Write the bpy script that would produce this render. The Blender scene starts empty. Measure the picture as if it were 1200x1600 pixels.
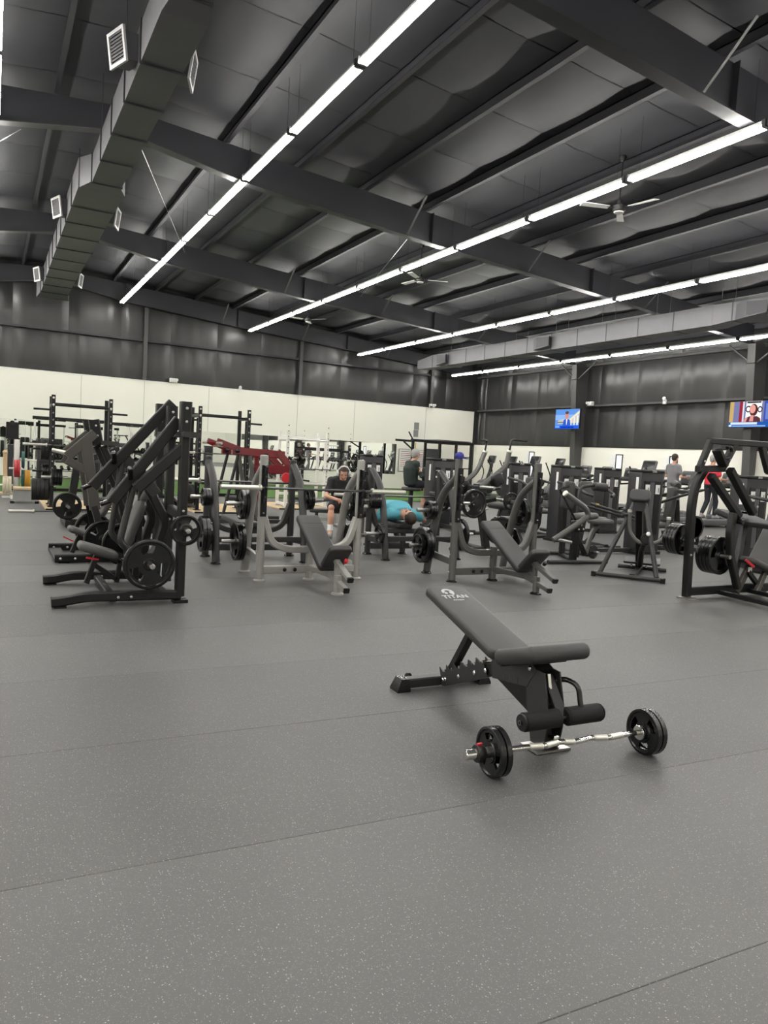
import bpy, math, random
from mathutils import Vector, Matrix
PI = math.pi
rnd = random.Random(7)
scn = bpy.context.scene
COL = scn.collection

# ------------------------------------------------------------------ camera
F_PX = 1143.45
CAM_R = Matrix(((0.87968145, -0.01371904, -0.47536547),
                (-0.47219746, 0.09351963, -0.87651791),
                (0.05648099, 0.99552291, 0.07578939)))
CAM_P = Vector((0, 0, 1.45))
cam_d = bpy.data.cameras.new('camera')
cam_d.sensor_fit = 'HORIZONTAL'; cam_d.sensor_width = 36.0
cam_d.lens = F_PX / 1200.0 * 36.0
cam_d.clip_end = 200
cam = bpy.data.objects.new('camera', cam_d); COL.objects.link(cam)
cam.matrix_world = Matrix.Translation(CAM_P) @ CAM_R.to_4x4()
scn.camera = cam

# ------------------------------------------------------------------ world and exposure
w = bpy.data.worlds.new('world'); scn.world = w; w.use_nodes = True
w.node_tree.nodes['Background'].inputs[0].default_value = (.75, .85, 1, 1)
w.node_tree.nodes['Background'].inputs[1].default_value = 0.6
scn.view_settings.view_transform = 'Standard'
scn.view_settings.look = 'None'
scn.view_settings.gamma = 1.0
scn.view_settings.use_curve_mapping = False
scn.view_settings.exposure = 0.0
TUBE_POWER = 80.0          # emission of the ceiling tubes

# ------------------------------------------------------------------ materials
MATS = {}
def mat(name, col, rough=.5, metal=0.0, spec=.5, bump=None, noise=None, emit=None, coat=0.0, trans=0.0):
    """col linear rgb; noise=(scale, amount) colour variation; bump=(scale, strength)"""
    m = bpy.data.materials.new(name); m.use_nodes = True
    nt = m.node_tree; b = nt.nodes['Principled BSDF']
    b.inputs['Base Color'].default_value = (*col, 1); b.inputs['Roughness'].default_value = rough
    b.inputs['Metallic'].default_value = metal; b.inputs['Specular IOR Level'].default_value = spec
    b.inputs['Coat Weight'].default_value = coat
    tc = nt.nodes.new('ShaderNodeTexCoord')
    n = nt.nodes.new('ShaderNodeTexNoise'); n.inputs['Scale'].default_value = noise[0] if noise else 9.0
    n.inputs['Detail'].default_value = 4
    nt.links.new(tc.outputs['Object'], n.inputs['Vector'])
    amt = noise[1] if noise else .12
    mx = nt.nodes.new('ShaderNodeMix'); mx.data_type = 'RGBA'
    mx.inputs['A'].default_value = (*[c * (1 - amt) for c in col], 1)
    mx.inputs['B'].default_value = (*[min(1, c * (1 + amt)) for c in col], 1)
    nt.links.new(n.outputs['Fac'], mx.inputs['Factor'])
    nt.links.new(mx.outputs['Result'], b.inputs['Base Color'])
    if bump:
        n2 = nt.nodes.new('ShaderNodeTexNoise'); n2.inputs['Scale'].default_value = bump[0]; n2.inputs['Detail'].default_value = 3
        nt.links.new(tc.outputs['Object'], n2.inputs['Vector'])
        bp = nt.nodes.new('ShaderNodeBump'); bp.inputs['Strength'].default_value = bump[1]; bp.inputs['Distance'].default_value = .01
        nt.links.new(n2.outputs['Fac'], bp.inputs['Height']); nt.links.new(bp.outputs['Normal'], b.inputs['Normal'])
    if emit:
        b.inputs['Emission Color'].default_value = (*emit[0], 1); b.inputs['Emission Strength'].default_value = emit[1]
    MATS[name] = m
    return m
def srgb(r, g, b):
    f = lambda c: (c / 255 / 12.92) if c <= 10 else ((c / 255 + .055) / 1.055) ** 2.4
    return (f(r), f(g), f(b))

mat('black_paint', (.004, .004, .0044), .38, 0, .35, bump=(60, .05))
mat('charcoal_paint', (.0075, .0075, .0075), .4, 0, .38, bump=(60, .05))
mat('graphite_paint', (.026, .026, .026), .4, .2, .5, bump=(70, .04))
mat('gunmetal_paint', (.105, .103, .097), .38, .35, .5, bump=(70, .04))
mat('silver_paint', (.36, .355, .335), .36, .45, .5, bump=(70, .03))
mat('taupe_paint', (.062, .056, .05), .42, .2, .5, bump=(60, .04))
mat('maroon_paint', (.14, .006, .012), .25, .1, .6, coat=.6)
mat('white_paint', (.72, .71, .67), .45)
mat('chrome', (.74, .73, .7), .14, 1.0)
mat('steel', (.5, .49, .47), .28, 1.0, bump=(200, .05))
mat('bar_steel', (.12, .12, .12), .35, .9)
mat('sleeve', (.68, .67, .6), .3, .75)
mat('rubber', (.0045, .0045, .005), .24, 0, .5, bump=(90, .08))
mat('rubber_matte', (.008, .008, .0085), .55, 0, .35, bump=(90, .1))
mat('vinyl', (.021, .021, .0205), .5, 0, .6, bump=(160, .14))
mat('vinyl_grey', (.055, .054, .052), .48, 0, .5, bump=(160, .14))
mat('foam', (.007, .007, .0075), .75, 0, .3, bump=(200, .2))
mat('plastic_black', (.007, .007, .0075), .35, 0, .4)
mat('plastic_grey', (.075, .076, .08), .4, 0, .5)
mat('shroud', (.030, .030, .033), .36, .25, .5)
mat('red_plastic', (.46, .012, .02), .35)
mat('yellow_plastic', (.6, .35, .01), .4)
mat('blue_cloth', (.03, .03, .22), .8)
mat('cream_wall', (.80, .785, .71), .7, 0, .3, bump=(30, .04), noise=(1.5, .02))
mat('white_plastic', (.78, .78, .76), .4)
mat('roof_vinyl', (.034, .034, .040), .55, 0, .4, bump=(2.2, .35), noise=(1.2, .18))
mat('wall_vinyl', (.030, .030, .030), .34, 0, .5, bump=(1.6, .3), noise=(1.2, .2))
mat('roof_steel', (.021, .021, .026), .5, .1, .5, noise=(2, .12))
mat('column_steel', (.062, .061, .06), .5, .1, .5, noise=(2, .1))
mat('duct_steel', (.105, .104, .113), .5, .15, .5, noise=(3, .12))
mat('grille_white', (.5, .5, .5), .5)
mat('grille_dark', (.05, .05, .055), .6)
mat('wood', (.52, .36, .2), .5, noise=(14, .2))
mat('plywood', (.62, .47, .28), .55, noise=(10, .15))
mat('turf', (.075, .145, .04), .9, 0, .2, bump=(300, .6), noise=(90, .35))
mat('skin', (.55, .30, .21), .5, 0, .4)
mat('hair_brown', (.03, .018, .012), .6)
mat('hair_grey', (.28, .27, .26), .6)
mat('shirt_teal', (.10, .39, .48), .8)
mat('shirt_black', (.008, .008, .009), .8)
mat('shirt_green', (.012, .022, .018), .8)
mat('shirt_grey', (.17, .17, .175), .8)
mat('shirt_red', (.55, .03, .05), .8)
mat('trousers_dark', (.008, .009, .014), .8)
mat('shoe_grey', (.25, .25, .26), .6)
mat('bumper_red', (.36, .02, .03), .5)
mat('bumper_green', (.01, .07, .06), .5)
mat('bumper_yellow', (.5, .25, .02), .5)
mat('bumper_cream', (.6, .55, .4), .5)
mat('screen_dark', (.02, .021, .02), .2)
mat('paper', (.8, .8, .78), .5)
mat('ink_dark', (.03, .03, .035), .6)
mat('ink_red', (.5, .06, .05), .6)
mat('ink_blue', (.06, .12, .4), .6)
mat('print_grey', (.23, .23, .23), .5)

def emission(name, col, s):
    m = bpy.data.materials.new(name); m.use_nodes = True; nt = m.node_tree
    nt.nodes.remove(nt.nodes['Principled BSDF'])
    e = nt.nodes.new('ShaderNodeEmission'); e.inputs[0].default_value = (*col, 1); e.inputs[1].default_value = s
    nt.links.new(e.outputs[0], nt.nodes['Material Output'].inputs[0]); MATS[name] = m
    return m
emission('tube_glow', (1, .975, .92), TUBE_POWER)
emission('window_glow', (.95, .97, 1), 1.25)

def mirror_mat():
    m = bpy.data.materials.new('mirror_glass'); m.use_nodes = True
    b = m.node_tree.nodes['Principled BSDF']
    b.inputs['Base Color'].default_value = (.86, .9, .86, 1); b.inputs['Metallic'].default_value = 1; b.inputs['Roughness'].default_value = .01
    MATS['mirror_glass'] = m
mirror_mat()

def floor_mat():
    m = bpy.data.materials.new('speckled_rubber'); m.use_nodes = True; nt = m.node_tree; L = nt.links
    b = nt.nodes['Principled BSDF']
    g = nt.nodes.new('ShaderNodeNewGeometry')
    oi = nt.nodes.new('ShaderNodeObjectInfo')
    def vor(scale, keep, rad):
        v = nt.nodes.new('ShaderNodeTexVoronoi'); v.inputs['Scale'].default_value = scale
        L.new(g.outputs['Position'], v.inputs['Vector'])
        lt = nt.nodes.new('ShaderNodeMath'); lt.operation = 'LESS_THAN'; lt.inputs[1].default_value = rad
        L.new(v.outputs['Distance'], lt.inputs[0])
        sx = nt.nodes.new('ShaderNodeSeparateColor'); L.new(v.outputs['Color'], sx.inputs[0])
        lk = nt.nodes.new('ShaderNodeMath'); lk.operation = 'LESS_THAN'; lk.inputs[1].default_value = keep
        L.new(sx.outputs[0], lk.inputs[0])
        mu = nt.nodes.new('ShaderNodeMath'); mu.operation = 'MULTIPLY'
        L.new(lt.outputs[0], mu.inputs[0]); L.new(lk.outputs[0], mu.inputs[1])
        return mu.outputs[0]
    s1 = vor(110, .26, .22); s2 = vor(230, .35, .3)
    n = nt.nodes.new('ShaderNodeTexNoise'); n.inputs['Scale'].default_value = 1.1; n.inputs['Detail'].default_value = 5
    L.new(g.outputs['Position'], n.inputs['Vector'])
    mx = nt.nodes.new('ShaderNodeMix'); mx.data_type = 'RGBA'
    mx.inputs['A'].default_value = (.076, .076, .075, 1); mx.inputs['B'].default_value = (.104, .103, .100, 1)
    L.new(n.outputs['Fac'], mx.inputs['Factor'])
    # every mat a slightly different batch of rubber
    mp = nt.nodes.new('ShaderNodeMapRange'); mp.inputs['To Min'].default_value = .88; mp.inputs['To Max'].default_value = 1.1
    L.new(oi.outputs['Random'], mp.inputs['Value'])
    vm = nt.nodes.new('ShaderNodeVectorMath'); vm.operation = 'SCALE'
    L.new(mx.outputs['Result'], vm.inputs[0]); L.new(mp.outputs[0], vm.inputs['Scale'])
    m2 = nt.nodes.new('ShaderNodeMix'); m2.data_type = 'RGBA'; m2.inputs['B'].default_value = (.30, .305, .30, 1)
    L.new(s1, m2.inputs['Factor']); L.new(vm.outputs[0], m2.inputs['A'])
    m3 = nt.nodes.new('ShaderNodeMix'); m3.data_type = 'RGBA'; m3.inputs['B'].default_value = (.19, .19, .188, 1)
    L.new(s2, m3.inputs['Factor']); L.new(m2.outputs['Result'], m3.inputs['A'])
    L.new(m3.outputs['Result'], b.inputs['Base Color'])
    b.inputs['Roughness'].default_value = .5; b.inputs['Specular IOR Level'].default_value = .45
    nb = nt.nodes.new('ShaderNodeTexNoise'); nb.inputs['Scale'].default_value = 160; nb.inputs['Detail'].default_value = 2
    L.new(g.outputs['Position'], nb.inputs['Vector'])
    bp = nt.nodes.new('ShaderNodeBump'); bp.inputs['Strength'].default_value = .25; bp.inputs['Distance'].default_value = .003
    L.new(nb.outputs['Fac'], bp.inputs['Height']); L.new(bp.outputs['Normal'], b.inputs['Normal'])
    MATS['speckled_rubber'] = m
floor_mat()

# ------------------------------------------------------------------ mesh helpers
V = Vector
def perp(d, up=(0, 0, 1)):
    d = V(d).normalized(); u = V(up)
    s = d.cross(u)
    if s.length < 1e-4: s = d.cross(V((1, 0, 0)))
    if s.length < 1e-4: s = d.cross(V((0, 1, 0)))
    s.normalize(); return d, s, s.cross(d).normalized()

class MB:
    def __init__(s): s.v = []; s.f = []
    def add(s, vs, fs):
        o = len(s.v); s.v += [tuple(x) for x in vs]; s.f += [tuple(i + o for i in f) for f in fs]; return s
    def box(s, c, sx, sy, sz, rz=0):
        c = V(c); R = Matrix.Rotation(rz, 3, 'Z')
        vs = [c + R @ V((x * sx / 2, y * sy / 2, z * sz / 2)) for z in (-1, 1) for x, y in ((-1, -1), (1, -1), (1, 1), (-1, 1))]
        return s.add(vs, [(3, 2, 1, 0), (4, 5, 6, 7), (0, 1, 5, 4), (1, 2, 6, 5), (2, 3, 7, 6), (3, 0, 4, 7)])
    def b2(s, a, b):
        a, b = V(a), V(b)
        return s.box((a + b) / 2, abs(b.x - a.x), abs(b.y - a.y), abs(b.z - a.z))
    def rings(s, rings, cap=True, closed=False):
        n = len(rings[0]); o = len(s.v); vs = [p for r in rings for p in r]; fs = []
        m = len(rings)
        for j in range(m - 1 if not closed else m):
            k = (j + 1) % m
            for i in range(n):
                i2 = (i + 1) % n
                fs.append((j * n + i, j * n + i2, k * n + i2, k * n + i))
        if cap and not closed:
            fs.append(tuple(range(n - 1, -1, -1))); fs.append(tuple((m - 1) * n + i for i in range(n)))
        return s.add(vs, fs)
    def bar(s, p, q, w, h, up=(0, 0, 1), c=None):
        """box section beam from p to q; w across, h along 'up'"""
        p, q = V(p), V(q); d, sd, u = perp(q - p, up)
        c = min(w, h) * .14 if c is None else c
        a, b = w / 2, h / 2
        sec = [(-a + c, -b), (a - c, -b), (a, -b + c), (a, b - c), (a - c, b), (-a + c, b), (-a, b - c), (-a, -b + c)]
        return s.rings([[o + sd * x + u * y for x, y in sec] for o in (p, q)])
    def tube(s, pts, r, n=10, fillet=.0, ry=None, up=(0, 0, 1), seg=5):
        pts = [V(p) for p in pts]
        if fillet and len(pts) > 2:
            out = [pts[0]]
            for i in range(1, len(pts) - 1):
                a, b, c = pts[i - 1], pts[i], pts[i + 1]
                fl = min(fillet, (a - b).length * .49, (c - b).length * .49)
                p0 = b + (a - b).normalized() * fl; p1 = b + (c - b).normalized() * fl
                for k in range(seg + 1):
                    t = k / seg
                    out.append(p0 * (1 - t) ** 2 + b * 2 * t * (1 - t) + p1 * t * t)
            out.append(pts[-1]); pts = out
        ry = ry or r; rg = []
        prev = None
        for i, p in enumerate(pts):
            d = (pts[min(i + 1, len(pts) - 1)] - pts[max(i - 1, 0)])
            d, sd, u = perp(d, up)
            if prev is not None and sd.dot(prev) < 0: sd, u = -sd, -u
            prev = sd
            rg.append([p + sd * (r * math.cos(2 * PI * k / n)) + u * (ry * math.sin(2 * PI * k / n)) for k in range(n)])
        return s.rings(rg)
    def rtube(s, pts, w, h, fillet=.0, up=(0, 0, 1), seg=5):
        """bent rectangular section"""
        pts = [V(p) for p in pts]
        if fillet and len(pts) > 2:
            out = [pts[0]]
            for i in range(1, len(pts) - 1):
                a, b, c = pts[i - 1], pts[i], pts[i + 1]
                fl = min(fillet, (a - b).length * .49, (c - b).length * .49)
                p0 = b + (a - b).normalized() * fl; p1 = b + (c - b).normalized() * fl
                for k in range(seg + 1):
                    t = k / seg; out.append(p0 * (1 - t) ** 2 + b * 2 * t * (1 - t) + p1 * t * t)
            out.append(pts[-1]); pts = out
        a, b = w / 2, h / 2; c = min(w, h) * .16
        sec = [(-a + c, -b), (a - c, -b), (a, -b + c), (a, b - c), (a - c, b), (-a + c, b), (-a, b - c), (-a, -b + c)]
        rg = []; prev = None
        for i, p in enumerate(pts):
            d = (pts[min(i + 1, len(pts) - 1)] - pts[max(i - 1, 0)]); d, sd, u = perp(d, up)
            if prev is not None and sd.dot(prev) < 0: sd, u = -sd, -u
            prev = sd
            rg.append([p + sd * x + u * y for x, y in sec])
        return s.rings(rg)
    def lathe(s, p, ax, prof, n=20):
        p = V(p); d, sd, u = perp(ax)
        return s.rings([[p + d * h + sd * (r * math.cos(2 * PI * k / n)) + u * (r * math.sin(2 * PI * k / n)) for k in range(n)] for r, h in prof])
    def cyl(s, p, q, r, n=16, c=.0):
        p, q = V(p), V(q); L = (q - p).length
        if c: return s.lathe(p, q - p, [(r - c, 0), (r, c), (r, L - c), (r - c, L)], n)
        return s.lathe(p, q - p, [(r, 0), (r, L)], n)
    def ball(s, c, r, n=12, sq=(1, 1, 1)):
        rg = []
        for j in range(1, n // 2):
            a = PI * j / (n // 2)
            rg.append([V(c) + V((sq[0] * r * math.sin(a) * math.cos(2 * PI * k / n), sq[1] * r * math.sin(a) * math.sin(2 * PI * k / n), -sq[2] * r * math.cos(a))) for k in range(n)])
        o = len(s.v); s.rings(rg, cap=False); m = len(rg)
        s.v += [tuple(V(c) - V((0, 0, r * sq[2]))), tuple(V(c) + V((0, 0, r * sq[2])))]
        b, t = len(s.v) - 2, len(s.v) - 1
        for k in range(n):
            s.f.append((b, o + (k + 1) % n, o + k)); s.f.append((t, o + (m - 1) * n + k, o + (m - 1) * n + (k + 1) % n))
        return s
    def pad(s, c, ax, ay, L, W, T, r=.04, e=.02, taper=1.0, k=5):
        """rounded cushion: centre c, long axis ax, width axis ay; taper scales width at +ax end"""
        c = V(c); ax = V(ax).normalized(); ay = V(ay); ay = (ay - ax * ay.dot(ax)).normalized(); az = ax.cross(ay)
        def outline(d):
            pts = []; rr = max(r - d, .003)
            for qx, qy, a0 in ((1, 1, 0), (-1, 1, 90), (-1, -1, 180), (1, -1, 270)):
                for i in range(k + 1):
                    a = math.radians(a0 + 90 * i / k)
                    x = qx * (L / 2 - r) + rr * math.cos(a); y = qy * (W / 2 - r) + rr * math.sin(a)
                    tt = (x / L + .5)
                    pts.append((x, y * (1 + (taper - 1) * tt)))
            return pts
        rg = []
        for i in range(4):
            a = PI / 2 * i / 3; rg.append((e * (1 - math.sin(a)), -T / 2 + e * (1 - math.cos(a))))
        lay = rg + [(d, -z) for d, z in reversed(rg)]
        return s.rings([[c + ax * x + ay * y + az * z for x, y in outline(d)] for d, z in lay])
    def prism(s, poly, d):
        d = V(d); n = len(poly); poly = [V(p) for p in poly]
        return s.add(poly + [p + d for p in poly], [tuple(range(n - 1, -1, -1)), tuple(range(n, 2 * n))] + [(i, (i + 1) % n, n + (i + 1) % n, n + i) for i in range(n)])
    def mesh(s, name, m):
        me = bpy.data.meshes.new(name); me.from_pydata(s.v, [], s.f)
        me.materials.append(MATS[m] if isinstance(m, str) else m)
        import bmesh
        bm = bmesh.new(); bm.from_mesh(me); bmesh.ops.recalc_face_normals(bm, faces=bm.faces); bm.to_mesh(me); bm.free()
        me.shade_smooth(); me.set_sharp_from_angle(angle=math.radians(38))
        return me

def obj(name, mb, m, parent=None, label=None, kind=None):
    me = mb.mesh(name, m) if isinstance(mb, MB) else mb
    o = bpy.data.objects.new(name, me); COL.objects.link(o)
    if parent is not None: o.parent = parent
    if label: o['label'] = label
    if kind: o['kind'] = kind
    return o
def tag(o, label, cat, group=None):
    o['label'] = label; o['category'] = cat
    if group: o['group'] = group
    return o
def thing(name, label, cat, loc=(0, 0, 0), deg=0, group=None):
    o = bpy.data.objects.new(name, None); COL.objects.link(o); o.empty_display_size = .1
    o.location = loc; o.rotation_euler = (0, 0, math.radians(deg))
    return tag(o, label, cat, group)
def struct(name, mb, m, label=None, cat=None):
    o = obj(name, mb, m, kind='structure')
    if label: o['label'] = label
    if cat: o['category'] = cat
    return o
def copy_tree(o, parent=None, first=True):
    c = o.copy(); COL.objects.link(c); c.parent = parent
    for ch in list(o.children): copy_tree(ch, c)
    return c

# pixel of the photograph -> a measured point; planes are given in a machine's own frame
def ray(px, py): return CAM_R @ V((px - 600., -(py - 800.), -F_PX))
class Fr:
    def __init__(s, x, y, deg=0):
        s.o = V((x, y, 0)); a = math.radians(deg); s.deg = deg
        s.u = V((math.cos(a), math.sin(a), 0)); s.w = V((-math.sin(a), math.cos(a), 0))
        s.loc = (x, y, 0)
    def L(s, p): d = V(p) - s.o; return V((d.dot(s.u), d.dot(s.w), d.z))
    def _hit(s, px, py, n, k):
        r = ray(px, py); c = s.L(CAM_P); rl = V((r.dot(s.u), r.dot(s.w), r.z))
        t = (k - c[n]) / rl[n]; return c + rl * t
    def u_(s, px, py, k): return s._hit(px, py, 0, k)
    def v_(s, px, py, k): return s._hit(px, py, 1, k)
    def z_(s, px, py, k): return s._hit(px, py, 2, k)
W0 = Fr(0, 0, 0)

# ------------------------------------------------------------------ the room
XL, XR, YB, YE = -16.9, 20.9, -8.6, 29.5
ROOF = lambda x: 7.67 - .0815 * abs(x - 2.0)         # underside of the roof sheets
EAVE = ROOF(XR)
WHITE_H = 3.82; WAINS = 2.26

# floor: base slab and rubber rolls laid in rows
floor = struct('floor', MB().b2((XL, YB, -.06), (XR, YE, -.006)), 'rubber_matte', 'grey speckled rubber gym flooring laid in long rolls', 'floor')
ROLL = 1.10; SL = -.042
roll_meshes = {}
def roll_mesh(L):
    k = round(L, 2)
    if k not in roll_meshes:
        m = MB(); a, b = L / 2, ROLL / 2 - .0012; c = .002
        m.rings([[(-a, -b, -.006), (a, -b, -.006), (a, b, -.006), (-a, b, -.006)], [(-a, -b, -c), (a, -b, -c), (a, b, -c), (-a, b, -c)],
                 [(-a + c, -b + c, 0), (a - c, -b + c, 0), (a - c, b - c, 0), (-a + c, b - c, 0)]])
        roll_meshes[k] = m.mesh('floor_roll', 'speckled_rubber')
    return roll_meshes[k]
TURF_Y = 21.2
for j in range(-8, 17):
    y = 2.47 + ROLL * (j + .5)
    x = -9 + (j * 5.3) % 15
    xs = [-9.0] + [x + 15 * k for k in range(0, 3) if -8.5 < x + 15 * k < 20.2 and not (-1 < x + 15 * k < 10.5)] + [20.7]
    for a, b in zip(xs[:-1], xs[1:]):
        L = b - a - .003
        o = obj('floor_roll', roll_mesh(L), None, floor)
        cx = (a + b) / 2
        o.location = (cx, y + SL * (cx - 1.0), 0); o.rotation_euler = (0, 0, math.atan(SL))
t = MB().b2((-8, TURF_Y - .0, -.004), (19.8, YE - .02, .008)); turf = obj('turf', t, 'turf', floor, 'green artificial turf strip along the mirrored wall')

# walls
we = struct('wall_end', MB().b2((XL, YE, 0), (XR + .2, YE + .15, EAVE + 2)), 'wall_vinyl', 'far end wall, cream board below and black insulation above', 'wall')
white = obj('wall_board', MB().b2((XL, YE - .06, 0), (XR - .28, YE, WHITE_H)), 'cream_wall', we, 'cream painted boards of the lower end wall')
obj('board_cap', MB().b2((XL, YE - .075, WHITE_H), (XR - .28, YE + .0, WHITE_H + .02)), 'white_plastic', we)
for x in (2.95, 5.2, 7.7, 11.5, 14.2, 17.9):
    obj('board_joint', MB().b2((x - .006, YE - .064, .02), (x + .006, YE - .06, WHITE_H - .02)), 'print_grey', we)
wr = struct('wall_right', MB().b2((XR, YB, 0), (XR + .15, YE, EAVE + .1)), 'wall_vinyl', 'side wall behind the cardio machines, cream wainscot below black insulation', 'wall')
obj('wainscot', MB().b2((XR - .12, YB, 0), (XR, YE, WAINS)), 'cream_wall', wr, 'cream painted wainscot')
obj('wainscot_cap', MB().b2((XR - .14, YB, WAINS), (XR, YE, WAINS + .03)), 'charcoal_paint', wr)
struct('wall_left', MB().b2((XL - .15, YB, 0), (XL, YE, EAVE + .1)), 'cream_wall', 'plain side wall on the far left of the hall', 'wall')
struct('wall_back', MB().b2((XL, YB - .15, 0), (XR, YB, EAVE + 2)), 'cream_wall', 'plain wall behind the viewer', 'wall')

# end wall: girts, wind posts, insulation blankets with folds
def z_girt(p, q, up, out, name, parent, m):
    """cold formed Z section: web and two lips"""
    p, q, up, out = V(p), V(q), V(up), V(out); h = .2; f = .065; t = .006
    mb = MB()
    mb.prism([p, p + up * h, p + up * h + out * t, p + out * t], q - p)
    mb.prism([p, p + out * f, p + out * f + up * t, p + up * t], q - p)
    mb.prism([p + up * h, p + up * h - out * f, p + up * (h - t) - out * f, p + up * (h - t)], q - p)
    return obj(name, mb, m, parent)
for z in (5.28,):
    for a, b in ((XL, 5.1), (5.25, 11.45), (11.6, 17.95)):
        o = obj('girt', MB().b2((a, YE - .2, z), (b, YE - .02, z + .012)).b2((a, YE - .2, z + .012), (b, YE - .192, z + .075)), 'roof_steel', we)
for x in (5.17, 11.51, 18.05, -1.2, -7.5):
    zt = ROOF(x) - .25
    m = MB().b2((x - .07, YE - .24, WHITE_H + .02), (x + .07, YE - .228, zt)).b2((x - .006, YE - .228, WHITE_H + .02), (x + .006, YE - .02, zt)).b2((x - .07, YE - .032, WHITE_H + .02), (x + .07, YE - .02, zt))
    obj('wind_post', m, 'column_steel', we)
def blanket(axis, a, b, z0, z1, off, parent, fold, seed):
    """soft insulation blanket between seams, with sagging folds"""
    rr = random.Random(seed); nx, nz = 14, 5; vs = []; fs = []
    ph = [rr.uniform(0, 6.28) for _ in range(4)]; am = [rr.uniform(.3, 1) for _ in range(4)]
    for j in range(nz + 1):
        for i in range(nx + 1):
            tx, tz = i / nx, j / nz
            edge = min(1, min(tx, 1 - tx) * 9)
            belly = math.sin(PI * tz) * .05 + .02
            d = belly * edge + fold * sum(am[k] * math.sin((3 + 4 * k) * tx * 2 + ph[k] + .5 * tz) for k in range(4)) * edge * (.35 + .65 * tz)
            d = max(.004, d)
            c = a + (b - a) * tx; z = z0 + (z1 - z0) * tz
            vs.append((c, off - d, z) if axis == 'x' else (off - d, c, z))
    for j in range(nz):
        for i in range(nx):
            q = j * (nx + 1) + i; fs.append((q, q + 1, q + nx + 2, q + nx + 1))
    return obj('insulation_blanket', MB().add(vs, fs), 'wall_vinyl', parent)
xs = [-8.5 + 1.83 * k for k in range(17)]
for k, (a, b) in enumerate(zip(xs[:-1], xs[1:])):
    if a > 20.7: break
    b = min(b, 20.85)
    blanket('x', a + .008, b - .008, WHITE_H + .03, 5.27, YE, we, .009, k)
    blanket('x', a + .008, b - .008, 5.3, ROOF((a + b) / 2) - .1, YE, we, .009, 50 + k)
# right wall: columns of the portal frames, girts, blankets, eave strut
FR_Y = [-.75, 6.9, 14.5, 22.1]
for y in FR_Y:
    c = obj('column', MB().prism([(XR, y - .006, 0), (20.42, y - .006, 0), (20.08, y - .006, 5.45), (XR, y - .006, 5.75)], (0, .012, 0)), 'column_steel', wr, 'tapered steel portal column')
    m = MB(); m.prism([(20.42, y - .13, 0), (20.41, y - .13, 0), (20.07, y - .13, 5.5), (20.08, y - .13, 5.5)], (0, .26, 0))
    obj('flange', m, 'column_steel', c)
    obj('splice_joint', MB().b2((20.06, y - .132, 4.86), (20.14, y + .132, 4.872)), 'ink_dark', c)
for z in (3.83,):
    for a, b in zip([-8.5] + [y + .14 for y in FR_Y[0:]], [y - .14 for y in FR_Y] + [29.3]):
        z_girt((XR - .22, a, z), (XR - .22, b, z), (0, 0, .4), (-1, 0, 0), 'girt', wr, 'column_steel')
        obj('girt_web', MB().b2((XR - .22, a, z), (XR - .02, b, z + .01)), 'column_steel', wr)
obj('eave_strut', MB().b2((XR - .2, YB, 5.42), (XR - .02, YE, 5.5)).b2((XR - .26, YB, 5.5), (XR - .02, YE, 5.53)), 'column_steel', wr)
ys = [8.4 + 1.86 * k for k in range(-4, 13)]
for k, (a, b) in enumerate(zip(ys[:-1], ys[1:])):
    b = min(b, 29.4)
    if b - a < .2: break
    blanket('y', a + .01, b - .01, WAINS + .04, 3.8, XR, wr, .018, 100 + k)
    blanket('y', a + .01, b - .01, 3.92, 5.42, XR, wr, .022, 150 + k)
    blanket('y', a + .01, b - .01, 5.53, 6.0, XR, wr, .008, 190 + k)

# roof
def roofsheet():
    m = MB(); xs = [XL, 2.0, XR + .1]
    m.add([(x, y, ROOF(x) + dz) for dz in (.02, .1) for y in (YB, YE + .1) for x in xs],
          [(0, 1, 4, 3), (1, 2, 5, 4), (6, 9, 10, 7), (7, 10, 11, 8)])
    return m
ceil = struct('ceiling', roofsheet(), 'roof_steel', 'black painted metal building roof with purlins and insulation', 'ceiling')
PX = [5.5 + 1.51 * k for k in range(-14, 11) if XL < 5.5 + 1.51 * k < XR]
SY = [8.52 + 1.855 * k for k in range(-9, 12)]
def sag(w, l, slope):
    nx, ny = 6, 4; vs = []; fs = []
    for j in range(ny + 1):
        for i in range(nx + 1):
            tx, ty = i / nx, j / ny
            d = .07 * math.sin(PI * tx) * (.75 + .25 * math.sin(PI * ty)) + .012 * math.sin(7 * tx + 5 * ty)
            d *= min(1, min(tx, 1 - tx) * 6) * min(1, min(ty, 1 - ty) * 8 + .35)
            vs.append(((tx - .5) * w, (ty - .5) * l, slope * (tx - .5) * w - d))
    for j in range(ny):
        for i in range(nx):
            q = j * (nx + 1) + i; fs.append((q, q + nx + 1, q + nx + 2, q + 1))
    return MB().add(vs, fs).mesh('insulation_panel', 'roof_vinyl')
sagR = sag(1.51 - .03, 1.855 - .02, -.0815); sagL = sag(1.51 - .03, 1.855 - .02, .0815)
npan = 0
for x in PX:
    cx = x + .755
    if not (-5.2 < cx < 20.6): continue
    for y in SY:
        cy = y + .9275
        if cy > 29.3 or cy < 1.0: continue
        if cx > 9 and cy < 3.0: continue
        o = obj('insulation_panel', sagR if cx > 2 else sagL, None, ceil); o.location = (cx, cy, ROOF(cx) - .0); npan += 1
stuff = MB()
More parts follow.
